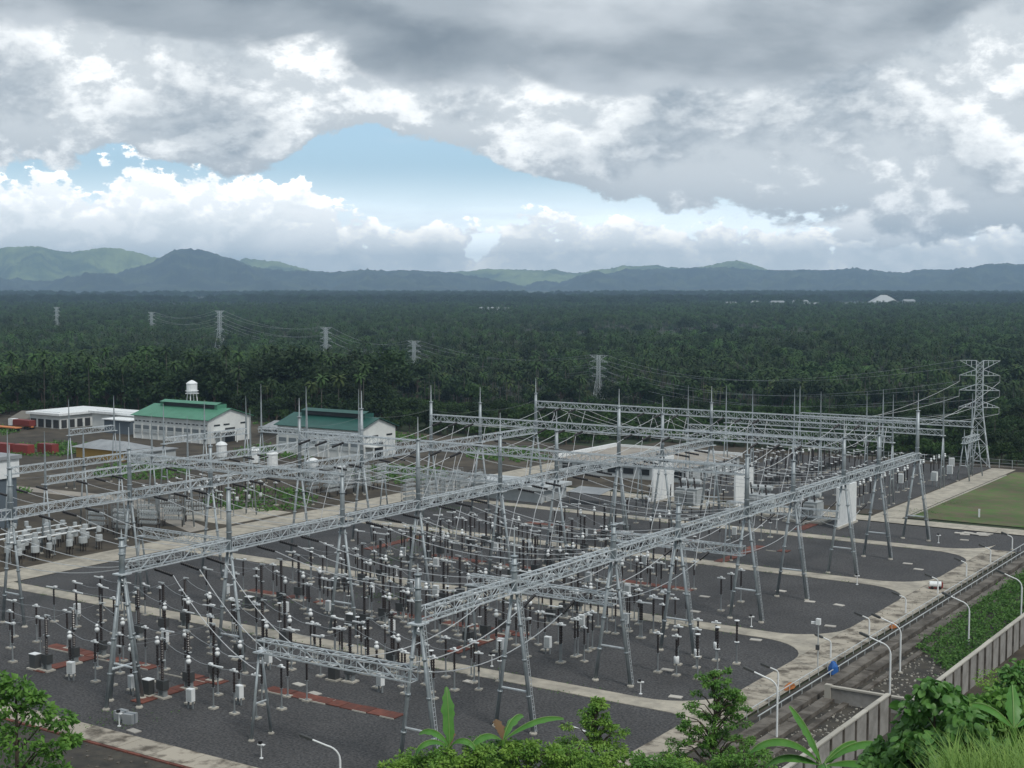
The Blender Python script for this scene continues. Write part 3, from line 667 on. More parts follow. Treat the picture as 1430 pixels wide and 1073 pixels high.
KIT = {
 'D': ('isolator_post', 'isolator post with white switch arm', 'isolator', [('footing',PAD),('support_pole',POLE[2.4]),('insulator',COL_D),('switch_arm',ARM)]),
 'P': ('post_insulator', 'slim post insulator with white plate', 'insulator', [('footing',PAD),('support_pole',POLE[2.4]),('insulator',COL_D),('terminal_plate',ARM2)]),
 'C': ('current_transformer', 'brown current transformer with bulbous white head', 'transformer', [('footing',PAD),('support_pole',POLE[2.0]),('insulator',COL_C),('head',HEADC)]),
 'B': ('circuit_breaker', 'tall black circuit breaker column', 'circuit breaker', [('footing',PADB),('stand',LEGB),('mechanism_box',BOXB),('lower_insulator',COL_B1),('upper_insulator',COL_B2),('terminal_plate',TOPB)]),
 'A': ('surge_arrester', 'dark surge arrester with white grading ring', 'surge arrester', [('footing',PAD),('support_pole',POLE[2.7]),('base_ring',RING),('insulator',ARR),('grading_ring',ARRT)]),
 'V': ('voltage_transformer', 'voltage transformer with white base tank', 'transformer', [('footing',PAD),('support_pole',POLE[2.0]),('base_tank',CVT),('insulator',COL_C),('terminal_plate',ARM2)]),
}
def kit(k, U, V, where, rz=0.0, group=None, sc=None):
    nm, ds, cat, parts = KIT[k]
    return assemble(nm, f'{ds}, {where}', cat, (U,V,.03), rz, group or f'{cat}s in the gravel bays', parts, sc)
BAYS = [
 (0, [(-158,'D'),(-153,'P'),(-147,'D'),(-140.5,'B'),(-136,'C'),(-132,'P'),(-129,'D'),(-125.5,'C'),(-120.5,'B'),(-116,'C'),(-112.5,'D'),(-109,'P'),(-106,'P')]),
 (1, [(-160,'D'),(-155,'D'),(-148,'P'),(-143,'B'),(-138,'C'),(-134,'D'),(-129.5,'P'),(-124.5,'B'),(-120,'C'),(-116,'D'),(-111.5,'D'),(-107,'B'),(-102.5,'C'),(-98.5,'P'),(-94.5,'P')]),
 (2, [(-152,'D'),(-146,'P'),(-141,'B'),(-136.5,'C'),(-132,'D'),(-127.5,'D'),(-122,'B'),(-117.5,'C'),(-113,'D'),(-109,'P'),(-104.5,'B'),(-100,'C'),(-95.5,'D'),(-90.5,'P')]),
 (3, [(-150,'D'),(-144,'P'),(-139,'B'),(-134.5,'C'),(-130,'D'),(-125.5,'D'),(-120.5,'B'),(-116,'C'),(-111.5,'D'),(-107,'D'),(-102.5,'B'),(-98,'C'),(-93.5,'D'),(-88.5,'P')]),
 (4, [(-154,'D'),(-148,'D'),(-142.5,'B'),(-138,'C'),(-134,'D'),(-129.5,'P'),(-125,'D'),(-120.5,'B'),(-116,'C'),(-111.5,'D'),(-107,'D'),(-102.5,'C'),(-98,'P')]),
 (5, [(-152,'D'),(-147,'P'),(-142,'B'),(-137.5,'C'),(-133,'D'),(-128.5,'D'),(-124,'B'),(-119.5,'C'),(-115,'D'),(-110.5,'D'),(-106,'P')]),
 (6, [(-138,'D'),(-132,'C'),(-127,'B'),(-118,'C'),(-113,'D'),(-108,'D')]),
 (7, [(-132,'P'),(-118,'D'),(-110,'C'),(-104,'A')]),
]
HEADZ = {'D':4.95,'P':5.0,'C':5.5,'B':6.9,'A':5.5,'V':5.0}
for bay, items in BAYS:
    for q in range(3):
        V = PV[bay] + (4.2, 8.2, 12.2)[q]; pts = []
        for n, (U, k) in enumerate(items):
            uu = U + random.uniform(-.25,.25)
            kit(k, uu, V + random.uniform(-.15,.15), f'{uid(n+1)} along {PHN[q]} phase of {uid(bay+1)} bay', random.choice((0, math.pi)) + random.uniform(-.12,.12))
            pts.append((uu, V, HEADZ[k]))
            if 1 <= bay <= 5 and random.random() < .6: kit(random.choice('PPPDA'), uu+2.2, V+2.0+random.uniform(-.2,.2), f'between phases after {uid(n+1)} on {PHN[q]} line, {uid(bay+1)} bay', random.uniform(-.3,.3), 'infill posts between the phases', .9)
        full = []
        for a, b_ in zip(pts[:-1], pts[1:]):
            full += sag(a, b_, .15 + .3*random.random(), 5)[:-1]
        full.append(pts[-1])
        wire(full, .027, f'looping equipment lead along the {PHN[q]} phase of {uid(bay+1)} bay', 'equipment leads', 'lines', 'equipment_lead')
        for n, (U, k) in enumerate(items):
            if k == 'B':
                if q == 0 and (bay == 0 or random.random() < .5):
                    assemble('control_cabinet', f'dark control cabinet with pale lid beside the {uid(n+1)} device, {PHN[q]} phase of {uid(bay+1)} bay', 'cabinet', (U-1.9,V-.4,.03), 0, 'control cabinets', [('footing',PADB),('cabinet_body',CAB),('canopy',CABT)])
            if (k == 'C' and q == 0) or (k == 'D' and q == 1 and random.random() < .45):
                assemble('junction_box', f'white junction box on legs by the {uid(n+1)} device, {PHN[q]} phase of {uid(bay+1)} bay', 'junction box', (U+1.5,V-1.4,.03), random.uniform(-.3,.3), 'white junction boxes', [('cabinet_body',JB),('cabinet_door',JBD),('stand',JBL)])
# the cluster standing at the open end of the second pair of bays
for q in range(3):
    for n, (U, k) in enumerate([(-78.5,'P'),(-76,'V'),(-73.2,'A')]):
        kit(k, U + q*.5, 149.5 + q*4.4, f'{uid(n+1)} of the {PHN[q]} three beside the perimeter road', .1*q, 'devices beside the perimeter road')
    kit('P', -90.5, 146.8 + q*3.2, f'{PHN[q]} one of the three under the second low gantry', 0, 'posts under the second low gantry')
    kit('P', -86, 183 + q*3.4, f'{PHN[q]} one of the three under the third low gantry', 0, 'posts under the third low gantry')
for q in range(3):
    for n, (U, k) in enumerate([(-88,'D'),(-92,'P')]):
        kit(k, U, 163 + q*3.2, f'{uid(n+1)} of the {PHN[q]} pair before the third low gantry', 0, 'devices before the third low gantry')
# far yard behind the road: switchgear of the line bays
FB = [(285.5,'first'),(298,'second'),(310,'third'),(326,'fourth'),(337,'fifth')]
for V0, nm in FB:
    for q in range(3):
        for n in range(9):
            U = -145 + n*5.3 + random.uniform(-.4,.4)
            if U > -97.5: continue
            k = 'DPCBDAPDC'[n]
            kit(k, U, V0 + q*3.3, f'{uid(n+1)} on {PHN[q]} phase of {nm} far bay', random.uniform(-.2,.2), 'switchgear of the far line bays')
for n, (U, V) in enumerate([(-98.6,323.7),(-99.2,337.6),(-104,316),(-110,300),(-103,352)]):
    assemble('junction_box', f'white junction box by the far line bays, {uid(n+1)} towards the pylon', 'junction box', (U,V,.03), .1*n, 'far junction boxes', [('cabinet_body',JB),('cabinet_door',JBD),('stand',JBL)], 1.5)
# short bollard lamps
BOL = MB().lathe([(.2,.0),(.2,.08),(.06,.1),(.06,1.35)],6).mesh('stem', M['white']); BOLH = MB().cbox(0,0,1.41,.75,.32,.1).mesh('cross_arm', M['white']); BOLL = MB().cbox(-.12,0,1.62,.3,.3,.3).mesh('lamp_head', M['rubber'])
for n, (U, V) in enumerate([(-116.3,99.3),(-96.6,100.2),(-119.4,142.9),(-96.7,140.6),(-75.9,140.4),(-76,211),(-76.2,253.4),(-78.5,176.8),(-104,176.5),(-140,176.6),(-150,141)]):
    assemble('bollard_lamp', f'short white bollard lamp with black head beside a service road, {uid(n+1)} from the near road', 'lamp', (U,V,.03), .1*n, 'bollard lamps', [('stem',BOL),('cross_arm',BOLH),('lamp_head',BOLL)])

# ---------------------------------------------------------------- transformers and fire walls
for n, (U, V0, V1, h, nm) in enumerate([(-96.8,257,267,8.0,'nearest the lawn road'),(-124,270,279,7.6,'between two transformers'),(-141,265.5,275,9.4,'deepest in the yard')]):
    t = thing('fire_wall', f'tall plain white fire wall {nm}', 'wall', (U,V0,0), 0, 'white fire walls')
    obj('slab', MB().box(-.2,.2,0,V1-V0,0,h).mesh('slab', M['white']), t); obj('plinth', MB().box(-.5,.5,-.25,V1-V0+.25,0,.4).mesh('plinth', M['pad']), t)
def transformer(U, V, label):
    t = thing('transformer', label, 'transformer', (U,V,0), 0, 'oil transformers between the fire walls')
    obj('plinth', MB().box(-4,4,-3,3,0,.5).mesh('plinth', M['pad']), t)
    obj('tank', MB().box(-2.4,2.4,-1.5,1.5,.5,3.9).box(-2.5,2.5,-1.6,1.6,3.9,4.05).mesh('tank', M['greycan']), t)
    obj('conservator', MB().tube((-2.2,.9,5.3),(2.2,.9,5.3),.5,.5,10).box(-.1,.1,.7,1.1,4.05,4.9).mesh('conservator', M['greycan'], False), t)
    fin = MB()
    for i in range(8): fin.box(-.03,.03,-.55,.55,0,2.4)
    fin = MB()
    for i in range(9): fin.box(i*.24-1.0,i*.24-.93,-.5,.5,0,2.5)
    fm = fin.mesh('radiator', M['greycan'])
    for sx in (-1.2, 1.2):
        for sy in (-2.15, 2.15): obj('radiator', fm, t, (sx, sy, 1.1))
    bm = MB(); sheds(bm, (0,0,0), (0,-.7,2.4), .24, 8, 7); bm = bm.mesh('bushing', M['porcelain'])
    for i in range(3): obj('bushing', bm, t, (-1.6+1.6*i, -.6, 4.05))
transformer(-132.5, 270.5-4.5, 'grey oil transformer with finned radiators between the inner fire walls')
transformer(-116.5, 266, 'grey oil transformer with finned radiators beyond the middle fire wall')
transformer(-105, 263, 'grey oil transformer with finned radiators near the outer fire wall')
for q in range(9):
    kit('VAC'[q % 3], -138 + q*4.2, 258.5 + (q % 2)*1.4, f'{uid(q+1)} in the row before the transformers', 0, 'devices before the transformers')

# ---------------------------------------------------------------- outer yard behind the earth road
CANS = MB()
for i in range(7): CANS.box(-1.75+i*.5,-1.45+i*.5,-.42,.42,0,.42)
CANS = CANS.mesh('capacitor_tier', M['greycan'])
FRM = MB()
for sx in (-2,2):
    for sy in (-.6,.6): FRM.tube((sx,sy,1.5),(sx,sy,6.3),.06,.06,4)
for z in [1.5+.95*i for i in range(6)]:
    for sy in (-.6,.6): FRM.tube((-2,sy,z),(2,sy,z),.05,.05,4)
FRM = FRM.mesh('rack_frame', M['steeld'])
RLEG = MB()
for sx in (-1.9,1.9):
    for sy in (-.55,.55): RLEG.lathe(shed_prof(.15,1.5,.14,4),6,(sx,sy,0))
RLEG = RLEG.mesh('insulator_feet', M['porcelain'])
def rack(U, V, rz, label, tiers=5):
    t = thing('capacitor_bank', label, 'capacitor bank', (U,V,0), rz, 'capacitor banks behind the earth road')
    obj('rack_frame', FRM, t); obj('insulator_feet', RLEG, t)
    for i in range(tiers): obj('capacitor_tier', CANS, t, (0,0,1.55+.95*i))
n = 0
for V in (176,182,188,194):
    for U in (-205,-211):
        n += 1; rack(U+random.uniform(-1,1), V+random.uniform(-1,1), .1*n, f'white capacitor bank on steel rack behind the earth road, {uid(n)} past the grey hall', 3)
n = 0
for V in (234,239.5,245,250.5):
    for U in (-176,-182,-203,-209):
        n += 1; rack(U, V, math.pi/2, f'white capacitor bank before the dark green roofed hall, {uid(n)} of that field')
DOME = MB().lathe([(1.25,0),(1.35,.1),(1.35,3.0),(1.5,3.05),(1.5,3.2),(1.1,3.65),(.4,3.95),(.1,4.0)],14)
DOMEM = DOME.mesh('coil', M['white'], False)
DLEG = MB()
for i in range(4): DLEG.lathe(shed_prof(.1,2.2,.15,5),6,(math.cos(i*1.57+.8),math.sin(i*1.57+.8),0))
DLEG = DLEG.mesh('insulator_feet', M['porcelain'])
for n, (U, V) in enumerate([(-263.4,260.1),(-248,256),(-239,253),(-221,247.5),(-209,243)]):
    t = thing('air_reactor', f'white domed air core reactor in a row, {uid(n+1)} from the light green roof', 'reactor', (U,V,0), 0, 'white domed reactors'); obj('coil', DOMEM, t, (0,0,2.2)); obj('insulator_feet', DLEG, t)
COILM = MB().lathe([(.5,0),(.62,.05),(.62,1.1),(.5,1.15)],10).mesh('coil', M['greycan'])
n = 0
for V in (149,152,155,158.5,162,165.5):
    for U in (-198,-201.6,-205,-208.5,-213):
        n += 1
        t = thing('air_reactor', f'pale stacked coil reactor beside the grey hall, {uid(n)} of the cluster', 'reactor', (U+random.uniform(-.5,.5),V+random.uniform(-.5,.5),0), 0, 'coil reactors beside the grey hall')
        k_ = random.uniform(.8,1.25); obj('insulator_feet', DLEG, t, (0,0,0), 0, (.45,.45,.7)); obj('coil', COILM, t, (0,0,1.54), 0, (k_,k_,1)); obj('coil', COILM, t, (0,0,3.2), 0, (k_*.7,k_*.7,.8))
for q in range(3):
    for n in range(6):
        kit('PDCPAD'[n], -203 - 4.4*n, 200 + q*3.5, f'{uid(n+1)} along {PHN[q]} line behind the white capacitor field', 0, 'switchgear behind the earth road')
        kit('PVDCPD'[n], -206 - 4.4*n, 212 + q*3.5, f'{uid(n+1)} along {PHN[q]} line before the domed reactors', 0, 'switchgear before the domed reactors')
BEAMW = MB().tube((0,-9,3.6),(0,9,3.6),.13,.13,6).mesh('busbar', M['white'])
for n, U in enumerate((-199.5,-203.5,-207.5)):
    t = thing('busbar', f'white tubular busbar on posts beside the grey hall, {uid(n+1)} from the earth road', 'busbar', (U,157,0), 0, 'white busbars'); obj('tube', BEAMW, t)
    for s in (-9,0,9): obj('support_pole', POLE[2.7], t, (0,s,.03))

# ---------------------------------------------------------------- buildings
def gable_hall(U0, U1, V0, V1, eave, ridge, roofm, name, label, bays, monitor=True):
    t = thing(name, label, 'hall', (0,0,0), 0, None); Vm = (V0+V1)/2
    w = MB(); w.box(U0,U1,V0,V1,0,eave-.02)
    w.add([(U1,V0,eave-.02),(U1,V1,eave-.02),(U1,Vm,ridge-.02),(U0,V0,eave-.02),(U0,V1,eave-.02),(U0,Vm,ridge-.02)], [(0,1,2),(3,5,4)])
    obj('wall', w.mesh('wall', M['whitewall']), t)
    r = MB(); o = .7; e = eave - .15
    for a, b_ in ((V0-.8,Vm),(V1+.8,Vm)):
        vs = [(U0-o,a,e),(U1+o,a,e),(U1+o,b_,ridge+.1),(U0-o,b_,ridge+.1)]
        r.add(vs + [(x,y,z+.16) for x,y,z in vs], [(0,1,2,3),(4,5,6,7),(0,1,5,4),(1,2,6,5),(2,3,7,6),(3,0,4,7)])
    rf = obj('roof', r.mesh('roof', roofm), t)
    if monitor:
        m_ = MB(); L = U1-U0; a0, a1 = U0+L*.13, U1-L*.10
        for s in (-1,1): m_.add([(a0,Vm,ridge+1.75),(a1,Vm,ridge+1.75),(a1,Vm+s*2.3,ridge+1.15),(a0,Vm+s*2.3,ridge+1.15)], [(0,1,2,3)])
        m_.box(a1-1.2,a1,Vm-1.9,Vm+1.9,ridge-.3,ridge+1.2).box(a0,a0+1.2,Vm-1.9,Vm+1.9,ridge-.3,ridge+1.2)
        obj('ridge_vent', m_.mesh('ridge_vent', roofm), rf)
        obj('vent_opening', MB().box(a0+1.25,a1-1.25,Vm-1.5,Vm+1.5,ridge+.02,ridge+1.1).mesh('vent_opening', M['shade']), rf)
    L = U1-U0; s = L/bays
    win = MB().box(-s*.36,s*.36,-.05,.05,-.55,.55).mesh('window', M['shutter']); sill = MB().box(-s*.38,s*.38,-.16,.1,-1.75,-.78).mesh('panel', M['greycan'])
    hi = MB().box(-s*.13,s*.13,-.05,.05,-.15,.15).mesh('window', M['glass']); pil = MB().box(-.22,.22,-.14,.2,0,eave*.63).mesh('pilaster', M['whitewall'])
    for i in range(bays):
        cx = U0 + (i+.5)*s
        wd = obj('window', win, t, (cx, V0-.06, eave*.50)); obj('sill_panel', sill, wd, (0,0,0))
        for k in (-.22,.22): obj('window', hi, t, (cx+k*s, V0-.06, eave*.76))
        obj('pilaster', pil, t, (U0+i*s, V0-.1, 0))
    hi2 = MB().box(-.05,.05,-1.2,1.2,-.22,.22).mesh('window', M['glass'])
    for k in (.2,.42,.82): obj('window', hi2, t, (U1+.06, V0+(V1-V0)*k, eave*.74))
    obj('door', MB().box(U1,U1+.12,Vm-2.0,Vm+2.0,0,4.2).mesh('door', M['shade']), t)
    obj('porch', MB().box(U1,U1+3,V0+2,Vm+.5,3.3,3.6).box(U1+2.6,U1+2.9,V0+2.1,V0+2.4,0,3.3).box(U1+2.6,U1+2.9,Vm-.1,Vm+.3,0,3.3).mesh('porch', M['whitewall']), t)
    return t
gable_hall(-332.5,-301,292,309.5,7.1,9.7,M['greenroof'],'hall','long white hall with light green roof and ridge vent',9)
gable_hall(-269.5,-240,287.5,302.5,8.0,10.6,M['darkgreenroof'],'hall','white hall with dark green roof and raised ridge vent',8)
def flat_house(U0, U1, V0, V1, h, name, label, roofm='white', base='whitewall', cols=0, dark=None):
    t = thing(name, label, 'house', (0,0,0), 0, None)
    obj('wall', MB().box(U0,U1,V0,V1,0,h).mesh('wall', M[base]), t)
    obj('roof', MB().box(U0-.9,U1+.9,V0-.9,V1+.9,h+.003,h+.75).box(U0+1,U1-1,V0+1,V1-1,h+.755,h+1.05).mesh('roof', M[roofm]), t)
    if cols:
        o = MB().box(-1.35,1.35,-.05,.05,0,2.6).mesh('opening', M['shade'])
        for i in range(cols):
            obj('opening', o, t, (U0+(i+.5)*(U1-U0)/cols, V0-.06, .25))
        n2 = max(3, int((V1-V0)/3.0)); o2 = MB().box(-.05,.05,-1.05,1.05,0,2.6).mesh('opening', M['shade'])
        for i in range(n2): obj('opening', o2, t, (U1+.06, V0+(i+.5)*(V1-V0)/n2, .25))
    return t
flat_house(-387,-372,296,318,4.3,'flat_roofed_house','white flat roofed house with open columns at the wood edge',cols=4)
flat_house(-366,-341.5,304,312,5.0,'flat_roofed_house','plain white box building beside the light green roof',cols=0)
t = thing('store_house','dark low lean-to joining the white box building','store',(0,0,0)); obj('wall',MB().box(-352,-340.2,297,303.6,0,4.2).mesh('wall',M['cladding']),t); obj('roof',MB().box(-352.6,-339.9,296.4,303.9,4.205,4.5).mesh('roof',M['white']),t)
t = thing('equipment_hall','tall grey clad hall with white upper band at the picture edge','hall',(0,0,0))
obj('wall',MB().box(-262,-230,128,172.5,0,9.6).mesh('wall',M['cladding']),t)
obj('upper_band',MB().box(-262.4,-229.6,127.6,172.9,9.605,13.2).mesh('upper_band',M['white']),t); obj('roof',MB().box(-262.8,-229.2,127.2,173.3,13.205,13.9).mesh('roof',M['greyroof']),t)
ps = MB().box(-.2,.2,-.3,.3,0,9.6).mesh('pilaster',M['white'])
for i in range(8): obj('pilaster',ps,t,(-229.8,131+i*5.7,0))
t = thing('control_house','wide low building with bare concrete roof and white parapet','building',(0,0,0))
obj('wall',MB().box(-184,-149,297,327,0,3.2).mesh('wall',M['greycan']),t); obj('roof',MB().box(-184.4,-148.6,296.6,327.4,3.205,3.5).mesh('roof',M['slabroof']),t)
pp = obj('parapet',MB().box(-185.2,-184.42,296.6,327.4,2.9,4.4).box(-184.4,-148.6,327.42,327.9,2.9,4.1).mesh('parapet',M['white']),t)
wn = MB().box(-1.4,1.4,-.05,.05,-.7,.7).mesh('window',M['glass'])
for i in range(8): obj('window',wn,t,(-181.5+i*4.3,296.94,1.8))
flat_house(-181,-161,252.5,263,2.7,'relay_house','low pale grey relay house beside the capacitor banks',roofm='greycan',base='greycan')
t = thing('open_shed','small open shed with grey sheet roof beside the relay house','shed',(-152,258,0))
obj('roof',MB().add([(-4,-2.6,2.5),(4,-2.6,2.5),(4,2.6,3.1),(-4,2.6,3.1),(-4,-2.6,2.6),(4,-2.6,2.6),(4,2.6,3.2),(-4,2.6,3.2)],[(0,3,2,1),(4,5,6,7),(0,1,5,4),(1,2,6,5),(2,3,7,6),(3,0,4,7)]).mesh('roof',M['greyroof']),t)
for sx in (-3.7,3.7):
    for sy in (-2.3,2.3): obj('post',MB().tube((sx,sy,0),(sx,sy,2.55),.08,.08,5).mesh('post',M['timber']),t)
t = thing('ochre_shed','ochre walled shed with pale grey hipped roof','shed',(-300,256,0))
obj('wall',MB().box(-9,9,-5,5,0,2.8).mesh('wall',M['yellow']),t)
obj('roof',MB().add([(-10,-6,2.81),(10,-6,2.81),(10,6,2.81),(-10,6,2.81),(-5,0,4.6),(5,0,4.6)],[(0,1,5,4),(1,2,5),(2,3,4,5),(3,0,4),(0,3,2,1)]).mesh('roof',M['greyroof']),t)
t = thing('site_hut','long grey sheet roofed hut next to the ochre shed','shed',(-287,258,0)); obj('wall',MB().box(-2.5,2.5,-6,6,0,2.5).mesh('wall',M['greycan']),t); obj('roof',MB().box(-3,3,-6.5,6.5,2.505,2.75).mesh('roof',M['greyroof']),t)
ct = MB().box(-3,3,-1.22,1.22,.1,2.7).mesh('body',M['redpaint']); cr = MB()
for i in range(14): cr.box(-2.9+i*.42,-2.72+i*.42,-1.27,1.27,.2,2.6)
cr = cr.mesh('ribs',M['redpaint']); cdr = MB().box(3.002,3.06,-1.1,1.1,.2,2.6).mesh('door',M['redpaint'])
for n,(U,V,rz) in enumerate([(-333,246,0),(-326,247,.05),(-322,252,.0)]):
    t = thing('shipping_container', f'red corrugated shipping container, {uid(n+1)} from the grey hall', 'container', (U,V,0), rz, 'red containers'); obj('body',ct,t); obj('ribs',cr,t); obj('door',cdr,t)
def truck(U,V,rz,label):
    t = thing('cargo_truck',label,'truck',(U,V,0),rz)
    obj('cargo_bed',MB().box(-6,2.2,-1.25,1.25,1.2,3.0).mesh('cargo_bed',M['redpaint']),t); obj('chassis',MB().box(-6,4.5,-.5,.5,.7,1.15).mesh('chassis',M['orange']),t)
    cb = obj('cab',MB().box(2.6,4.6,-1.2,1.2,1.0,3.1).mesh('cab',M['white']),t); obj('windscreen',MB().box(4.605,4.65,-1.0,1.0,2.0,2.9).mesh('windscreen',M['glass']),cb)
    wh = MB().tube((0,-.16,0),(0,.16,0),.5,.5,12).mesh('wheel',M['rubber'])
    for x in (-5,-3.7,3.4):
        for y in (-1.1,1.1): obj('wheel',wh,t,(x,y,.5))
truck(-384,290,math.pi,'red cargo truck with white cab parked before the flat roofed house')
t = thing('flatbed_trailer','long orange flatbed trailer parked beside the red truck','trailer',(-383,284,0),math.pi); obj('deck',MB().box(-6,6,-1.2,1.2,1.0,1.3).mesh('deck',M['orange']),t)
wh = MB().tube((0,-.16,0),(0,.16,0),.5,.5,12).mesh('wheel',M['rubber'])
for x in (-4.6,-3.3,4.4):
    for y in (-1.0,1.0): obj('wheel',wh,t,(x,y,.5))
# nipa huts and tin roofs at the wood edge
def hut(U,V,label,roofm,w=7,d=6,h=2.4,rh=2.2):
    t = thing('hut',label,'hut',(U,V,float(terrain(U,V)+.1)),.3)
    obj('wall',MB().box(-w/2,w/2,-d/2,d/2,-.5,h).mesh('wall',M['timber']),t)
    obj('roof',MB().add([(-w*.62,-d*.65,h-.2),(w*.62,-d*.65,h-.2),(w*.62,d*.65,h-.2),(-w*.62,d*.65,h-.2),(-w*.25,0,h+rh),(w*.25,0,h+rh)],[(0,1,5,4),(1,2,5),(2,3,4,5),(3,0,4),(0,3,2,1)]).mesh('roof',M[roofm]),t)
hut(-394,300,'grey thatched hut at the wood edge by the white flat roof','timber'); hut(-360,318,'brown thatched hut behind the plain box building','timber'); hut(-300,322,'grey tin roofed house behind the light green roof','greyroof',10,7); hut(-285,318,'low tin roofed shed between the two green roofs','greyroof',9,5,2,1)
# water tower
t = thing('water_tower','white domed water tank on splayed legs behind the light green roof','water tower',(-338,321,0))
obj('tank',MB().lathe([(1.5,11.6),(1.72,11.7),(1.72,14.6),(1.9,14.65),(1.0,15.3),(.15,15.7)],14).mesh('tank',M['white']),t)
obj('walkway',MB().lathe([(2.0,11.35),(2.2,11.35),(2.2,11.5),(2.0,11.5)],14).lathe([(2.15,12.2),(2.2,12.2),(2.2,12.27),(2.15,12.27)],14).mesh('walkway',M['white']),t)
for i in range(4):
    a = i*math.pi/2+.5; obj('leg',MB().tube((2.9*math.cos(a),2.9*math.sin(a),0),(1.4*math.cos(a),1.4*math.sin(a),11.6),.16,.16,6).mesh('leg',M['white']),t)
for z in (4,8):
    rr = 2.9-1.5*z/11.6; b = MB()
    for i in range(4):
        a, c = i*math.pi/2+.5, (i+1)*math.pi/2+.5; b.tube((rr*math.cos(a),rr*math.sin(a),z),(rr*math.cos(c),rr*math.sin(c),z),.08,.08,5)
    obj('brace',b.mesh('brace',M['white']),t)

# ---------------------------------------------------------------- pylons
def pylon(U, V, zb, ztop, rz, label, thick=1.1, arms=(.56,.72,.86,1.0), span=4.9):
    H = ztop - zb; t = thing('pylon', label, 'pylon', (U,V,zb), rz, 'lattice pylons of the line')
    W = lambda z: (.115*H)*(1-z/(H*.56))*1.0 + .034*H*(z/(H*.56)) if z < H*.56 else .034*H
    r = .09*thick
    for sx in (-1,1):
        for sy in (-1,1):
            zs = np.linspace(0, H, 9); obj('leg', MB().poly([(sx*W(z)*.9, sy*W(z)*.9, z) for z in zs], r*1.25, 4, True).mesh('leg', M['steel']), t)
    b = MB(); z = 0.0
    while z < H - .3:
        dz = max(1.5, W(z)*1.7); z1 = min(H, z+dz); a, c = W(z)*.9, W(z1)*.9
        for k in range(4):
            q = [(-1,-1),(1,-1),(1,1),(-1,1)]; p0, p1 = q[k], q[(k+1) % 4]
            b.tube((p0[0]*a,p0[1]*a,z),(p1[0]*c,p1[1]*c,z1),r*.6,r*.6,4,False); b.tube((p1[0]*a,p1[1]*a,z),(p0[0]*c,p0[1]*c,z1),r*.6,r*.6,4,False)
            b.tube((p0[0]*a,p0[1]*a,z),(p1[0]*a,p1[1]*a,z),r*.6,r*.6,4,False)
        z = z1
    o = obj('bracing', b.mesh('bracing', M['steel']), t); o['kind'] = 'stuff'
    for f in arms:
        zz = f*H; w = W(zz)*.9; b = MB(); top = f > .98
        for s in (-1,1):
            tip = (s*span, 0, zz + (0 if not top else 0))
            root_z = zz + (1.5 if not top else -2.3)
            for sy in (-1,1):
                b.tube((s*w,sy*w,zz),tip,r*.8,r*.7,4,False); b.tube((s*w,sy*w,root_z),tip,r*.8,r*.7,4,False)
                for k in (.3,.6):
                    x = w+(span-w)*k; b.tube((s*x,sy*w*(1-k),zz),(s*x,sy*w*(1-k),zz+(root_z-zz)*(1-k)),r*.6,r*.6,4,False)
        obj('crossarm', b.mesh('crossarm', M['steel']), t)
        if not top:
            for s in (-1,1): obj('suspension_insulator', sheds(MB(), (s*span,0,zz), (s*span,0,zz-1.6), .12*thick, 6, 5).mesh('suspension_insulator', M['wired']), t)
    return (U,V,zb,H,rz,span,arms)
def from_px(x, d): g = (x-715)/1975*d; return (g*RIGHT[0]+d*FWD[0], g*RIGHT[1]+d*FWD[1])
PY = []
PY.append(pylon(-100.5,366,0,27.2,TH-.25,'big lattice pylon with four crossarms at the yard fence'))
for x, y, d, s, lab in [(836,496,760,1.0,'lattice pylon rising from palms behind the high cross beams'),(578,476,950,1.1,'lattice pylon in the palms above the dark green roof'),(455,457,1060,1.25,'lattice pylon over the palms, next past the dark green roof'),(307,434,1290,1.5,'slim lattice pylon over the palms above the light green roof'),(212,436,1650,1.6,'distant faint pylon standing over the plantation'),(80,429,1700,1.6,'farthest faint pylon over the plantation near the picture edge')]:
    U, V = from_px(x, d); zt = 47 - (y-395)/1975*d; zb = float(terrain(U,V)); PY.append(pylon(U, V, zb, zt, TH-.5, lab, s, span=5.4))
def arm_tip(p, f, s):
    U,V,zb,H,rz,sp,_ = p; return (U+s*sp*math.cos(rz), V+s*sp*math.sin(rz), zb+f*H-(1.6 if f < .98 else 0))
for i in range(len(PY)-2):
    for f in (.56,.72,.86,1.0):
        for s in (-1,1):
            wire(sag(arm_tip(PY[i],f,s), arm_tip(PY[i+1],f,s), 7 if i else 9, 16), .055*(1+.3*i), f'long sagging line wire from {uid(i+1)} to {uid(i+2)} pylon, {uid(int((f-.4)*7))} tier, {"outer" if s > 0 else "inner"} side', 'line wires between the pylons', 'lines', 'line_wire')
for k, f in enumerate((.56,.72,.86)):
    for s in (-1,1):
        a = arm_tip(PY[0],f,s); b_ = (-128+k*6+s*9, 343.4, 12.3)
        wire(sag(a, b_, 1.2, 10), .05, f'pale down lead from the fence pylon, {uid(k+1)} tier, {"outer" if s > 0 else "inner"} side', 'down leads of the fence pylon', 'wire', 'line_wire')

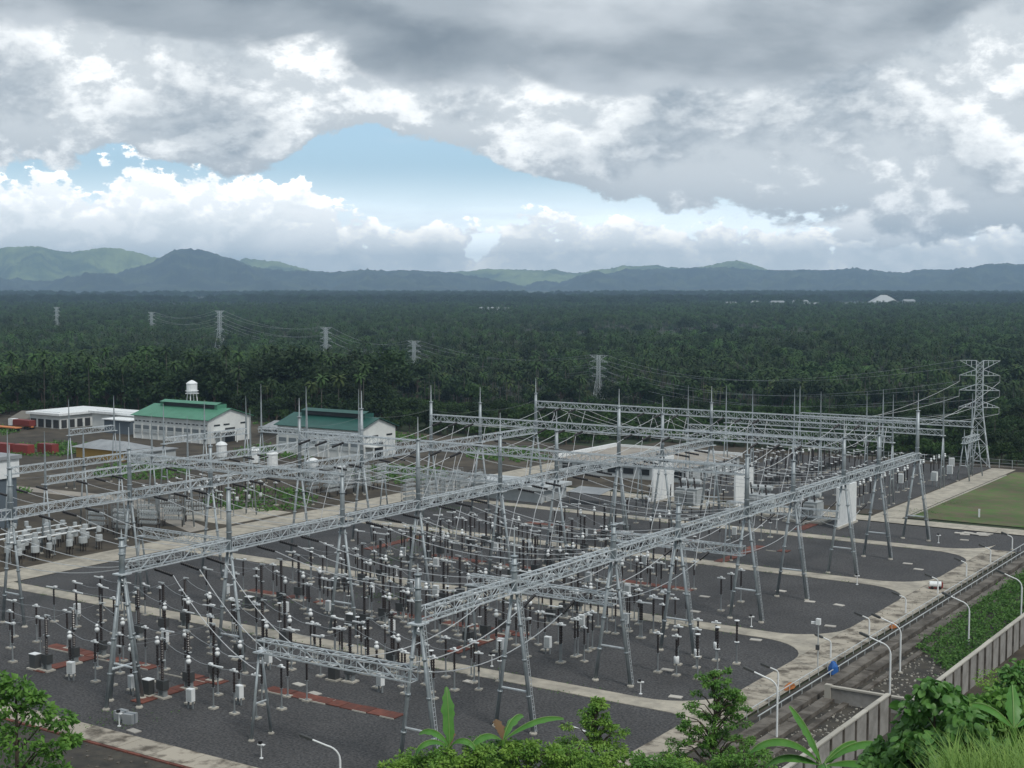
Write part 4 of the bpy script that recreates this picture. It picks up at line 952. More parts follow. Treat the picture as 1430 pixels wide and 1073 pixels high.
# ---------------------------------------------------------------- eastern edge: pipes, drains, wall, lamps
RAIL = {}
for n, (U, z) in enumerate([(-61.9,.95),(-60.4,.75)]):
    t = thing('guard_rail', f'long white pipe rail beside the perimeter road, {"road" if n == 0 else "drain"} side', 'rail', (U,0,0), 0, 'white pipe rails')
    obj('pipe', MB().tube((0,138,z),(0,262,z),.065,.065,6).mesh('pipe', M['greycan']), t)
    pm = MB().tube((0,0,0),(0,0,z),.05,.05,5).mesh('post', M['greycan'])
    for i in range(42): obj('post', pm, t, (0,138.5+i*2.95,0))
for n, (U, w, h) in enumerate([(-59.1,.75,.55),(-56.9,.7,.5),(-54.9,.35,.3)]):
    t = thing('drain_wall', f'long grey concrete drain wall, {uid(n+1)} out from the white rails', 'drain', (U,0,0), 0, 'concrete drain walls')
    bm = MB().box(-w,w,-3.96,3.96,0,h).mesh('segment', M['track'])
    for i in range(12 if n == 2 else 16): obj('segment', bm, t, (random.uniform(-.03,.03),127+i*8.0,random.uniform(-.05,.02)))
def block_wall(U, V0, V1, h, label, coping):
    t = thing('boundary_wall', label, 'wall', (U,V0,0), 0, 'boundary wall'); n = int((V1-V0)/3.1); s = (V1-V0)/n
    pm = MB().box(-.11,.11,.16,s-.16,-.3,h).mesh('panel', M['wall']); po = MB().box(-.14,.16,-.09,.09,-.3,h+.05).mesh('post', M['track'])
    cm = MB().box(-.26,.26,.02,s-.02,h+.003,h+.16).mesh('coping', M['pad'])
    for i in range(n):
        obj('panel', pm, t, (random.uniform(-.02,.02), i*s, random.uniform(-.06,.0))); obj('post', po, t, (.12, i*s, 0))
        if coping: obj('coping', cm, t, (0, i*s, 0), random.uniform(-.008,.008))
    obj('post', po, t, (.12, V1-V0, 0))
block_wall(-47.9, 106, 143, 3.9, 'grey panelled boundary wall with pale coping, its nearer stretch', True)
block_wall(-45.2, 143.5, 230, 3.8, 'grey panelled boundary wall running on behind the wild creepers', True)
t = thing('cross_wall', 'low pale wall running from the drain to the boundary wall', 'wall', (-57,149.6,0))
obj('panel', MB().box(0,11.3,-.12,.12,0,1.7).mesh('panel', M['wall']), t); obj('coping', MB().box(-.1,11.3,-.25,.25,1.703,1.9).mesh('coping', M['pad']), t); obj('post', MB().box(-.35,.35,-.32,.32,0,2.0).mesh('post', M['pad']), t)
def lamp(U, V, h, rz, label, arm=2.3, z0=0.0, grp='curved white street lamps'):
    t = thing('street_lamp', label, 'street lamp', (U,V,z0), rz, grp); pts = [(0,0,.1),(0,0,h*.72)]
    for a in np.linspace(.25, 1.25, 6): pts.append((-(1-math.cos(a))*arm*.72, 0, h*.72 + math.sin(a)*arm*.62))
    e = pts[-1]; f = (e[0]-arm*.55, 0, e[2]+arm*.25)
    obj('pole', MB().poly(pts + [f], [.11]*2 + [.085]*7, 7).mesh('pole', M['white'], True), t)
    b = MB(); d = Vector((-.91,0,.41)); p = Vector(f)
    hd = obj('lamp_head', MB().poly([tuple(p), tuple(p+d*.15), tuple(p+d*1.1), tuple(p+d*1.25)], [.07,.17,.17,.08], 6, True).mesh('lamp_head', M['cabinet']), t)
    obj('footing', MB().lathe([(.3,0),(.3,.14),(.14,.2)],8).mesh('footing', M['pad']), t)
lamp(-56.3,133.5,7.3,TH-.1,'curved white street lamp beside the drains, nearest the hillside trees')
lamp(-51.7,154.8,7.0,TH-.1,'curved white street lamp standing in the cross wall corner')
lamp(-54.1,165.6,6.6,TH-.1,'curved white street lamp just past the cross wall')
lamp(-50.6,182.1,6.6,TH-.1,'curved white street lamp in front of the green creepers')
lamp(-48.6,200.5,6.6,TH-.1,'curved white street lamp at the picture edge among creepers')
lamp(-80.2,93.0,7.0,TH+.1,'curved white street lamp with dark head rising by the near bay')
lamp(-63.0,108.6,7.2,TH+.2,'curved white street lamp half hidden by the small layered tree')
for n, V in enumerate((150.5,167,181,196,211,226,240,254)):
    lamp(-63.4,V,2.7,TH+.1,f'small slanting lamp on the perimeter road edge, {uid(n+1)} from the camera end',.95,0,'small perimeter lamps')
t = thing('camera_pole','slim pole with white camera head at the second road junction','camera pole',(-63.2,162.2,0))
obj('pole',MB().tube((0,0,0),(0,0,5.4),.08,.07,6).mesh('pole',M['greycan']),t); obj('head',MB().cbox(0,0,5.75,.5,.5,.75).cbox(-.55,0,5.55,.7,.25,.3,.3).mesh('head',M['white']),t); obj('box',MB().cbox(0,-.18,2.6,.4,.3,.6).mesh('box',M['cabinet']),t)
# odds and ends on the perimeter road
def tarp(U,V,label,mt,sx,sy,h,seed):
    rng = np.random.default_rng(seed); b = MB(); n = 9; prof = [(0,h),(.45,h*.93),(.8,h*.6),(1.0,.02)]; vs = []
    for r,z in prof:
        for j in range(n):
            a = 2*math.pi*j/n; k = 1+rng.uniform(-.14,.14); vs.append((r*sx*math.cos(a)*k, r*sy*math.sin(a)*k, z*(1+rng.uniform(-.12,.1))))
    fs = [(i*n+j,i*n+(j+1)%n,(i+1)*n+(j+1)%n,(i+1)*n+j) for i in range(3) for j in range(n)]
    return tag(obj('covered_heap',b.add(vs,fs).mesh('covered_heap',M[mt]),None,(U,V,.1)),label,'heap')
tarp(-60.6,160.5,'blue tarpaulin draped over a heap by the white rails','blue',.7,.7,1.5,2)
tarp(-62.6,152,'orange netting heaped at the road edge near the blue tarpaulin','ochrenet',.5,1.3,.55,3)
tarp(-62.2,187,'orange netting heap further along the road edge','ochrenet',.5,1.0,.6,4)
t = thing('water_tank','white tank trailer with red frame standing on the perimeter road','tank',(-64.8,214.5,.1),.4); t.scale = (.62,.62,.62); obj('tank',MB().tube((-1.5,0,1.15),(1.3,0,1.15),.75,.75,12).mesh('tank',M['white']),t); obj('frame',MB().box(-1.7,1.5,-.6,.6,.25,.42).box(1.3,1.7,-.6,.6,.42,1.7).mesh('frame',M['redpaint']),t)
wh = MB().tube((0,-.12,0),(0,.12,0),.36,.36,10).mesh('wheel',M['rubber'])
for x in (-.9,.9):
    for y in (-.8,.8): obj('wheel',wh,t,(x,y,.36))
b = MB(); rg = np.random.default_rng(5)
for i in range(1500):
    if i < 900: u, v = rg.uniform(-55.8,-49.4), rg.uniform(118,175)
    elif i < 1200: u, v = rg.uniform(-66.8,-62.6), rg.uniform(135,250)
    else: u, v = rg.normal(-57.9,.25), rg.uniform(125,235)
    s = .04+.20*rg.random()**2 if i < 900 else rg.uniform(.04,.14)
    b.cbox(u, v, s*.3 + (.11 if 900 <= i < 1200 else .01), s*rg.uniform(.8,1.7), s, s*.7, rg.uniform(0,3))
o = obj('rubble', b.mesh('rubble', M['pad'])); o['kind'] = 'stuff'; o['label'] = 'pale broken stones strewn along the drains and wall'
b = MB()
for i in range(420):
    u, v = rg.uniform(-156,-74), rg.uniform(78.5,93.5); s = rg.uniform(.05,.3); b.cbox(u, v, s*.25, s*1.4, s, s*.6, rg.uniform(0,3))
o = obj('rubble', b.mesh('rubble', M['track'])); o['kind'] = 'stuff'; o['label'] = 'scattered stones on dark earth below the near road'
fm = MB().tube((0,0,0),(0,0,2.2),.07,.07,5).mesh('post', M['greycan'])
t = thing('fence','long chain fence in front of the dark wood past the lawn','fence',(0,366.5,0))
for i in range(40): obj('post',fm,t,(-140+i*3.2,0,0))
for z in (.4,1.2,2.1): obj('rail',MB().tube((-140,0,z),(-14,0,z),.035,.035,4).mesh('rail',M['greycan']),t)
obj('lawn_peg',MB().box(-.15,.15,-.15,.15,0,1.7).mesh('peg',M['white']),None,(-78,286,0)); tag(bpy.data.objects['lawn_peg'],'short white marker peg standing on the lawn','marker')
for n,(U,V) in enumerate([(-131,98.9),(-129.4,98.7)]):
    t = thing('gabion_block', f'grey block wrapped in sheeting by the first middle-row post, {uid(n+1)}', 'block', (U+13.2,V+2,0), .2*n); obj('body',MB().cbox(0,0,.55,1.2,1.1,1.1).mesh('body',M['greyroof']),t); obj('strap',MB().cbox(0,0,.56,1.24,.12,1.12).mesh('strap',M['cladding']),t)

# ---------------------------------------------------------------- foliage makers
def leaf_cloud(rng, centres, radii, per, size, flat=.6, droop=.25, squash=.7, aspect=.5, bend=.18):
    """leaf blades scattered over lumpy clusters: returns vertices and quads (two quads per leaf, folded along the rib)"""
    N = per*len(centres); ci = np.repeat(np.arange(len(centres)), per)
    d = rng.normal(size=(N,3)); d /= np.linalg.norm(d,axis=1)[:,None]; rad = rng.uniform(.35,1.0,N)**.6
    p = np.asarray(centres)[ci] + d*(np.asarray(radii)[ci]*rad)[:,None]*np.array([1,1,squash])
    ax = d*np.array([1,1,.4]) + rng.normal(0,.55,(N,3)); ax[:,2] -= droop; ax /= np.linalg.norm(ax,axis=1)[:,None]
    up = np.zeros((N,3)); up[:,2] = flat; up += rng.normal(0,.5,(N,3)); sd = np.cross(ax,up); sd /= np.linalg.norm(sd,axis=1)[:,None]+1e-9
    nn = np.cross(sd,ax); L = size*rng.uniform(.6,1.25,N)[:,None]; W = L*aspect*.5
    a = p; m1 = p + ax*L*.45 + nn*L*bend*.5; t = p + ax*L - nn*L*bend*.2
    l = m1 + sd*W - nn*W*.35; r = m1 - sd*W - nn*W*.35
    V = np.stack([a,l,t,r,m1],1).reshape(-1,3); k = np.arange(N)[:,None]*5
    F = np.concatenate([k+np.array([[0,4,2,1]]), k+np.array([[0,3,2,4]])],0)
    return V, F
def round_leaves(rng, centres, radii, per, size, flat=.6, droop=.5, squash=.8, aspect=.8):
    N = per*len(centres); ci = np.repeat(np.arange(len(centres)), per)
    d = rng.normal(size=(N,3)); d /= np.linalg.norm(d,axis=1)[:,None]; rad = rng.uniform(.3,1.0,N)**.6
    p = np.asarray(centres)[ci] + d*(np.asarray(radii)[ci]*rad)[:,None]*np.array([1,1,squash])
    ax = d*np.array([1,1,.3]) + rng.normal(0,.45,(N,3)); ax[:,2] -= droop; ax /= np.linalg.norm(ax,axis=1)[:,None]
    up = np.zeros((N,3)); up[:,2] = flat; up += rng.normal(0,.35,(N,3)); sd = np.cross(ax,up); sd /= np.linalg.norm(sd,axis=1)[:,None]+1e-9
    nn = np.cross(sd,ax); L = size*rng.uniform(.55,1.25,N)[:,None]; rows = []
    for s_, w_ in ((0,.12),(.22,.85),(.55,1.0),(.82,.6),(1.0,.05)):
        c = p + ax*L*s_ + nn*L*(.22*s_ - .42*s_*s_); W = L*aspect*.5*w_
        rows += [c+sd*W-nn*W*.28, c, c-sd*W-nn*W*.28]
    V = np.stack(rows,1).reshape(-1,3); k = np.arange(N)[:,None]*15; F = []
    for r in range(4):
        b0 = 3*r; F += [k+np.array([[b0,b0+1,b0+4,b0+3]]), k+np.array([[b0+1,b0+2,b0+5,b0+4]])]
    return V, np.concatenate(F,0)
def merge(parts):
    Vs, Fs, o = [], [], 0
    for V, F in parts: Vs.append(V); Fs.append(F+o); o += len(V)
    return np.concatenate(Vs), np.concatenate(Fs)
def palm_meshes(seed, h, R, fm, nf=17):
    rng = np.random.default_rng(seed); lean = rng.uniform(-.9,.9,2)
    tr = MB().poly([(lean[0]*t*t,lean[1]*t*t,h*t-1.0*(t==0)) for t in (0,.35,.7,1)],[.20,.14,.12,.11],6).mesh('trunk', M['palebark'], True)
    V = []; F = []; o = 0; top = np.array([lean[0],lean[1],h])
    for i in range(nf):
        a = i*2.399+rng.uniform(-.25,.25); e = math.radians(75-115*(i+.5)/nf+rng.uniform(-9,9)); L = R*rng.uniform(.85,1.1); n = 6
        q = top.copy(); el = e; C0 = []
        for s in range(n+1):
            C0.append(q.copy()); q = q + np.array([math.cos(a)*math.cos(el),math.sin(a)*math.cos(el),math.sin(el)])*L/n; el -= .26+.04*s*.5
        sd = np.array([-math.sin(a),math.cos(a),0])
        for s in range(n+1):
            w = R*.115*math.sin(math.pi*(.10+.86*s/n))+.03; V += [C0[s]+sd*w-np.array([0,0,w*.55]), C0[s], C0[s]-sd*w-np.array([0,0,w*.55])]
        for s in range(n):
            b0 = o+3*s; F += [(b0,b0+1,b0+4,b0+3),(b0+1,b0+2,b0+5,b0+4)]
        o += 3*(n+1)
    cr = quads('crown', np.array(V), np.array(F), M[fm]); return tr, cr
def broad_meshes(seed, h, R, lm, nclump=15, per=46, size=.95, squash=.75, trunk=.22):
    rng = np.random.default_rng(seed); cs = []; rs = []
    for i in range(nclump):
        d = rng.normal(size=3); d /= np.linalg.norm(d); d[2] = abs(d[2])*.9-.25; k = rng.uniform(.45,.95)
        cs.append(np.array([0,0,h*.66])+d*np.array([R,R,h*.36])*k); rs.append(R*rng.uniform(.26,.44))
    b = MB().poly([(0,0,-.8),(rng.uniform(-.2,.2),rng.uniform(-.2,.2),h*.3),(0,0,h*.62)],[trunk*1.3,trunk,trunk*.6],6)
    for c in cs[::2]: b.poly([(0,0,h*.38),tuple(np.array([0,0,h*.38])*.45+c*.55+np.array([0,0,.1])),tuple(c)],[trunk*.5,trunk*.3,.03],4)
    V, F = leaf_cloud(rng, cs, rs, per, size, squash=squash, aspect=.72)
    return b.mesh('trunk', M['bark'], True), quads('crown', V, F, M[lm])
def join2(a, b_, name):                                  # one mesh of trunk and crown for the uncountable wood
    V = np.concatenate([np.array([v.co for v in a.vertices]), np.array([v.co for v in b_.vertices])]); n = len(a.vertices)
    me = bpy.data.meshes.new(name); fs = [tuple(p.vertices) for p in a.polygons] + [tuple(i+n for i in p.vertices) for p in b_.polygons]
    me.from_pydata(V.tolist(), [], fs); me.materials.append(a.materials[0]); me.materials.append(b_.materials[0])
    me.polygons.foreach_set('material_index', [0]*len(a.polygons)+[1]*len(b_.polygons)); me.update(); return me

# ---------------------------------------------------------------- the plantation
PALMS = [palm_meshes(s, h, R, m_) for s, h, R, m_ in ((1,14.5,3.5,'palm'),(2,16.5,3.6,'palm'),(3,12.5,3.3,'palm2'),(4,18.5,3.5,'palm'))]
BROAD = [broad_meshes(11,9.5,4.3,'leafdark'), broad_meshes(12,7.5,3.8,'leafmid'), broad_meshes(13,12.5,5.2,'leafdark',20)]
def site(U, V):
    return (((V < 371) & (U > -208)) | ((V < 349) & (U > -405)) | ((V < 335) & (U > -425)))
rg = np.random.default_rng(21)
def field(f0, f1, step, jit=.42, half=.44):
    fs = np.arange(f0, f1, step); P = []
    for f in fs:
        g = np.arange(-half*f-30, half*f+30, step); P.append(np.stack([np.full(len(g), f), g], 1))
    P = np.concatenate(P); P = P + rg.uniform(-jit, jit, P.shape)*step
    U = P[:,1]*RIGHT[0]+P[:,0]*FWD[0]; V = P[:,1]*RIGHT[1]+P[:,0]*FWD[1]; k = ~site(U, V)
    return U[k], V[k], P[k]
def in_view(P): return np.abs(P[:,1]) < .365*P[:,0]
SECT = [(140,'behind the white flat roofed house'),(370,'behind the light green roof'),(565,'behind the dark green roof'),(800,'behind the tallest gantry masts'),(1010,'behind the bare concrete roof'),(1200,'past the far line bays'),(1335,'close before the fence pylon'),(1500,'past the lawn and chain fence')]
def sector(P): 
    x = 715+1975*P[1]/P[0]
    for a, s in SECT:
        if x < a: return s
    return SECT[-1][1]
U, V, P = field(330, 1250, 7.6); Z = terrain(U, V)
keep = rg.random(len(U)) < .90; U, V, P, Z = U[keep], V[keep], P[keep], Z[keep]
xp = 715 + 1975*P[:,1]/P[:,0]; keep = np.ones(len(U), bool)
for px_, d_ in ((836,760),(578,950),(455,1060),(307,1290),(212,1650),(80,1700)): keep &= ~((np.abs(xp-px_) < 11) & (P[:,0] < d_) & (P[:,0] > d_*.80))
keep &= ~((rg.random(len(U)) < .35) & (np.sin(U*.021)*np.sin(V*.017+1) > .55))
U, V, P, Z = U[keep], V[keep], P[keep], Z[keep]
near = np.argsort(np.where(in_view(P), np.hypot(U, V), 1e9))
dep = np.hypot(U, V)
kindp = rg.integers(0, 4, len(U)); lowz = (dep < 655) & (P[:,1] > -.085*P[:,0]); isb = rg.random(len(U)) < np.where(lowz, .97, np.where(dep < 560, .62, np.where(dep < 680, .34, .16)))
single = np.zeros(len(U), bool); np_, nb_ = 0, 0
for i in near:
    if isb[i] and nb_ < 290: nb_ += 1
    elif (not isb[i]) and np_ < 290: np_ += 1
    else: continue
    single[i] = True
    s = float(rg.uniform(.8,1.2))*((.62 if dep[i] < 485 else .34) if lowz[i] else 1); sec = sector(P[i])
    if isb[i]:
        k = int(rg.integers(0,3)); t = thing('broadleaf_tree', f'{("dark rounded","lighter green bushy","tall dark spreading")[k]} broadleaf tree at the wood edge {sec}', 'tree', (U[i],V[i],Z[i]), float(rg.uniform(0,6.28)), f'broadleaf trees {sec}'); tr, cr = BROAD[k]
    else:
        k = int(kindp[i]); t = thing('coconut_palm', f'{("medium","tall","short yellowish","very tall")[k]} coconut palm with pale trunk {sec}', 'palm', (U[i],V[i],Z[i]), float(rg.uniform(0,6.28)), f'coconut palms {sec}'); tr, cr = PALMS[k]
    t.scale = (s,s,s); obj('trunk', tr, t); obj('crown', cr, t)
def scatter(name, label, pts, me, smin, smax, tilt=.06):
    src = bpy.data.objects.new(name + '_source', me)          # never linked to the scene: only its mesh is used
    pm = bpy.data.meshes.new(name); pm.from_pydata(pts, [], []); o = obj(name, pm); o['kind'] = 'stuff'; o['label'] = label
    g = bpy.data.node_groups.new(name, 'GeometryNodeTree'); g.interface.new_socket('Geometry', in_out='INPUT', socket_type='NodeSocketGeometry'); g.interface.new_socket('Geometry', in_out='OUTPUT', socket_type='NodeSocketGeometry')
    N = g.nodes; gi = N.new('NodeGroupInput'); go = N.new('NodeGroupOutput'); ip = N.new('GeometryNodeInstanceOnPoints'); oi = N.new('GeometryNodeObjectInfo'); oi.inputs[0].default_value = src; oi.inputs['As Instance'].default_value = True
    rr = N.new('FunctionNodeRandomValue'); rr.data_type = 'FLOAT_VECTOR'; rr.inputs[0].default_value = (-tilt,-tilt,0); rr.inputs[1].default_value = (tilt,tilt,6.283)
    rs = N.new('FunctionNodeRandomValue'); rs.data_type = 'FLOAT'; rs.inputs[2].default_value = smin; rs.inputs[3].default_value = smax; rs.inputs['Seed'].default_value = 5
    L = g.links; L.new(gi.outputs[0], ip.inputs['Points']); L.new(oi.outputs['Geometry'], ip.inputs['Instance']); L.new(rr.outputs[0], ip.inputs['Rotation']); L.new(rs.outputs[1], ip.inputs['Scale']); L.new(ip.outputs[0], go.inputs[0])
    md = o.modifiers.new('scatter', 'NODES'); md.node_group = g; return o
PJ = [join2(a, b_, 'palm') for a, b_ in PALMS]; BJ = [join2(a, b_, 'tree') for a, b_ in BROAD]
U2, V2, P2 = field(1250, 3300, 10); Z2 = terrain(U2, V2); k2 = rg.integers(0,4,len(U2)); b2 = rg.random(len(U2)) < .10
clear = (np.sin(U2*.004+1.3)*np.sin(V2*.0031+.4) > .80)
U3, V3, P3 = field(3300, 7000, 24, half=.42); Z3 = terrain(U3, V3); k3 = rg.integers(0,3,len(U3)); clear3 = (np.sin(U3*.0021+.6)*np.sin(V3*.0025+2.) + .5*np.sin(U3*.007)*np.sin(V3*.006+1) > .15)
for k in range(4):
    m1 = ~single & ~isb & (kindp == k); m2 = (k2 == k) & ~b2 & ~clear
    pts = np.concatenate([np.stack([U[m1],V[m1],Z[m1]],1), np.stack([U2[m2],V2[m2],Z2[m2]],1)])
    scatter('palm_plantation', 'endless dark coconut plantation covering the plain', pts.tolist(), PJ[k], .58, 1.28)
for k in range(3):
    m1 = ~single & isb & ~lowz & (np.arange(len(U)) % 3 == k); m2 = b2 & (np.arange(len(U2)) % 3 == k)
    pts = np.concatenate([np.stack([U[m1],V[m1],Z[m1]],1), np.stack([U2[m2],V2[m2],Z2[m2]-1],1)])
    scatter('mixed_wood', 'dark broadleaf trees mixed into the plantation', pts.tolist(), BJ[k], .7, 2.0)
    m3 = (k3 == k) & ~clear3
    scatter('distant_wood', 'hazy wood towards the foot of the hills', np.stack([U3[m3],V3[m3],Z3[m3]-3],1).tolist(), BJ[k], 1.6, 3.0)
bush = broad_meshes(31, 3.2, 2.4, 'leafmid', 8, 40, .6); bj = join2(*bush, 'bush')
U4, V4, P4 = field(330, 760, 5.2); m4 = rg.random(len(U4)) < .8; Z4 = terrain(U4, V4)
scatter('undergrowth', 'green undergrowth beneath the palms along the wood edge', np.stack([U4[m4],V4[m4],Z4[m4]-.2],1).tolist(), bj, .6, 1.5)
# pale roofs far out on the plain
def far_shed(x, d, w, dep_, h, label, mt='greyroof', dome=False):
    U, V = from_px(x, d); t = thing('far_building', label, 'building', (U,V,float(terrain(U,V))), TH, 'pale far buildings')
    obj('wall', MB().box(-w/2,w/2,-dep_/2,dep_/2,0,h).mesh('wall', M['greycan']), t)
    r = MB().add([(-w/2-1,-dep_/2-1,h+.01),(w/2+1,-dep_/2-1,h+.01),(w/2+1,dep_/2+1,h+.01),(-w/2-1,dep_/2+1,h+.01),(-w*(.12 if dome else .46),0,h*(2.2 if dome else 1.35)),(w*(.12 if dome else .46),0,h*(2.2 if dome else 1.35))],[(0,1,5,4),(1,2,5),(2,3,4,5),(3,0,4),(0,3,2,1)])
    obj('roof', r.mesh('roof', M[mt]), t)
for n, (x, d, w, h) in enumerate([(1020,3600,40,16),(1055,3800,34,16),(1085,3700,50,17),(1117,3750,56,18),(1135,3500,44,16),(1268,3900,44,18),(940,3600,30,15),(890,3650,48,14)]):
    far_shed(x, d, w*.7, 24, h-3.5, f'pale long roof far out on the plain, {uid(n+1)} in the scattered town')
far_shed(1233, 3700, 66, 50, 15, 'big pale domed roof far out on the plain', 'greycan', True)
far_shed(690, 2700, 60, 30, 14, 'pale roof in a hazy clearing below the ridge gap')

# ---------------------------------------------------------------- hillside vegetation close to the camera
def at(x, y, d):
    g = (x-715)/1975*d; zc = -(y-536.5)/1975*d; pt = math.atan(141.5/1975.0)
    f = d*math.cos(pt)+zc*math.sin(pt); z = CAMZ - d*math.sin(pt)+zc*math.cos(pt)
    return np.array([g*RIGHT[0]+f*FWD[0], g*RIGHT[1]+f*FWD[1], z])
def near_tree(name, label, x, ytop, d, clumps, lm, leaf, per, seed, trunk=.16, aspect=.5, squash=.6, droop=.3, cat='tree', flat=.7, rounded=False):
    """clumps: (dx px, dy px below the top, radius m); every clump hangs on its own limb"""
    rng = np.random.default_rng(seed); T = at(x, ytop, d); gz = float(terrain(T[0], T[1])); H = T[2]-gz
    t = thing(name, label, cat, (T[0],T[1],gz)); cs, rs = [], []; sc = d/1975
    b = MB().poly([(0,0,-.5),(rng.uniform(-.15,.15),rng.uniform(-.15,.15),H*.5),(0,0,H*.97)],[trunk*1.4,trunk,trunk*.35],7)
    for dx, dy, r in clumps:
        k = rng.uniform(-1,1)*abs(dx)*sc*.6 + rng.uniform(-.4,.4)
        c = np.array([dx*sc*RIGHT[0]+k*FWD[0], dx*sc*RIGHT[1]+k*FWD[1], H-dy*sc]); cs.append(c); rs.append(r)
        b.poly([(0,0,max(.2,c[2]-abs(dx)*sc*.45-.4)),tuple(c*np.array([.5,.5,1])+np.array([0,0,-.15])),tuple(c)],[trunk*.45,trunk*.3,.02],4)
    V, F = (round_leaves if rounded else leaf_cloud)(rng, cs, rs, per, leaf, flat=flat, droop=droop, squash=squash, aspect=aspect)
    obj('trunk', b.mesh('trunk', M['bark'], True), t); obj('crown', quads('crown', V, F, M[lm], smooth=rounded), t); return t
rr = random.Random(3)
def layered(w, h, n, seed, rmin=.28, rmax=.55):
    q = random.Random(seed); out = [(0,3,.16),(0,8,.2)]
    for i in range(n):
        f = (i+1)/n; y = f*h; ww = w*(.16+.84*min(1,f*1.25)**.8)*q.uniform(.65,1.15)
        for k in range(4+int(5*f)): out.append((q.uniform(-ww,ww), y+q.uniform(-6,6), q.uniform(rmin,rmax)))
    return out
near_tree('broadleaf_tree','small bright green layered tree by the hidden street lamp',832,976,78,layered(62,110,12,1,.18,.42),'leafnear2',.21,105,41,.12,.42,.45,.35)
near_tree('broadleaf_tree','taller layered green tree in front of the road corner',998,938,82,layered(78,150,20,2,.17,.40),'leafnear',.21,105,42,.12,.40,.45,.4)
near_tree('broadleaf_tree','dark glossy tree with bare twigs at the lower picture corner',22,948,60,[(-30,0,.7),(5,8,.6),(-10,35,.8),(30,45,.7),(50,70,.6),(-30,70,.9),(10,80,.9),(48,100,.55),(66,95,.4),(20,130,.9),(-20,130,1.0),(50,140,.5),(-25,20,.6),(35,20,.35)],'leafnear',.30,190,43,.12,.55)
q = random.Random(9)
for n, (x, y, d, w, lm) in enumerate([(556,1064,72,30,'leafnear2'),(600,1052,72,40,'leafnear2'),(648,1044,71,40,'leafnear2'),(690,1030,74,34,'leafdeep'),(738,1036,73,40,'leafnear2'),(778,1044,73,40,'leafnear2'),(872,1050,74,40,'leafnear2'),(925,1056,73,40,'leafnear'),(965,1054,76,40,'leafnear2'),(1040,1052,74,40,'leafnear'),(800,1052,76,36,'leafnear')]):
    near_tree('shrub',f'leafy green hillside shrub at the lower picture edge, {uid(n+1)} in the row',x,y,d,[(q.uniform(-w,w),q.uniform(4,70),q.uniform(.30,.6)) for _ in range(30)],lm,.22,140,60+n,.06,.5,cat='shrub')
# bottom right thicket of big soft leaves
for n, (x, y, d, w, h, lm, leaf, asp) in enumerate([(1306,950,54,36,120,'leafdeep',.62,.8),(1278,1002,55,44,90,'leafdeep',.55,.8),(1345,990,52,52,90,'leafdeep',.62,.8),(1252,1042,55,34,50,'leafdeep',.5,.8),(1395,965,56,36,100,'leafnear',.5,.75),(1425,925,62,24,70,'leafdeep',.4,.7)]):
    near_tree('shrub',f'big leaved dark green shrub in the thicket by the boundary wall, {uid(n+1)} of the clump',x,y,d,[(0,10,.5)]+[(q.uniform(-w,w),q.uniform(10,h),q.uniform(.4,.75)) for _ in range(17)],lm,leaf*.64,74,80+n,.07,asp,.8,.75,'shrub',.5,True)
near_tree('shrub','fuzzy light green bush between the thicket and the boundary wall',1392,948,70,[(q.uniform(-38,30),q.uniform(0,90),q.uniform(.6,1.0)) for _ in range(18)],'leafnear2',.16,420,97,.06,.4,cat='shrub')
# banana plants
def banana(x, ybase, d, label, leaves, seed):
    leaves = [(l[0],l[1],l[2]*1.08,l[3]*1.35,l[4],l[5]) for l in leaves]
    T = at(x, ybase, d); gz = float(terrain(T[0],T[1])); t = thing('banana_plant', label, 'plant', (T[0],T[1],gz)); H = T[2]-gz; rng = np.random.default_rng(seed)
    obj('stem', MB().poly([(0,0,-.3),(0,0,H*.6),(0,0,H+.1)],[.2,.16,.09],8).mesh('stem', M['leafnear'], True), t)
    for (ang, e0, L, W, curl, dry) in leaves:
        a = math.radians(ang); dirv = RIGHT*math.cos(a)+FWD*math.sin(a); dv = np.array([dirv[0],dirv[1],0]); el = math.radians(e0); p = np.array([0,0,H]); n = 16; pts = []
        for s in range(n+1):
            pts.append(p.copy()); p = p+(dv*math.cos(el)+np.array([0,0,math.sin(el)]))*L/n; el -= curl/n*(.5+s/n)
        sd = np.cross(dv,[0,0,1]); Vv = []; F = []
        for s in range(n+1):
            w = W*(math.sin(math.pi*min(1,max(.0,(s/n-.10)/.92)))**.55 if s > 0 else 0)*.5+.015; j = rng.uniform(.62,1.06)
            j2 = rng.uniform(.62,1.06); fo = .45+.25*s/n; Vv += [pts[s]+sd*w*j-np.array([0,0,w*fo]), pts[s], pts[s]-sd*w*j2-np.array([0,0,w*fo])]
        for s in range(n): b0 = 3*s; F += [(b0,b0+1,b0+4,b0+3),(b0+1,b0+2,b0+5,b0+4)]
        lf = obj('leaf', quads('leaf', np.array(Vv), np.array(F), M['drybrown'] if dry else M['banana'], smooth=False), t)
        if dry: lf['label'] = 'withered brown leaf'
        else: obj('midrib', MB().poly([tuple(q_+np.array([0,0,.012])) for q_ in pts],[.022]*(n)+[.008],4).mesh('midrib', M['midrib']), lf)
banana(628,1046,72,'banana plant with one upright leaf and a withered brown leaf',[(105,84,2.9,.55,.35,0),(165,70,2.0,.46,2.3,0),(200,50,2.2,.44,2.6,0),(330,62,1.9,.44,2.6,0),(90,80,1.9,.42,3.0,1)],1)
banana(702,1036,73,'banana plant with ragged drooping leaves beside the upright leaved one',[(12,42,3.3,.45,1.15,0),(55,66,2.2,.45,1.9,0),(110,80,1.9,.42,2.8,1),(215,48,2.2,.5,2.2,0)],2)
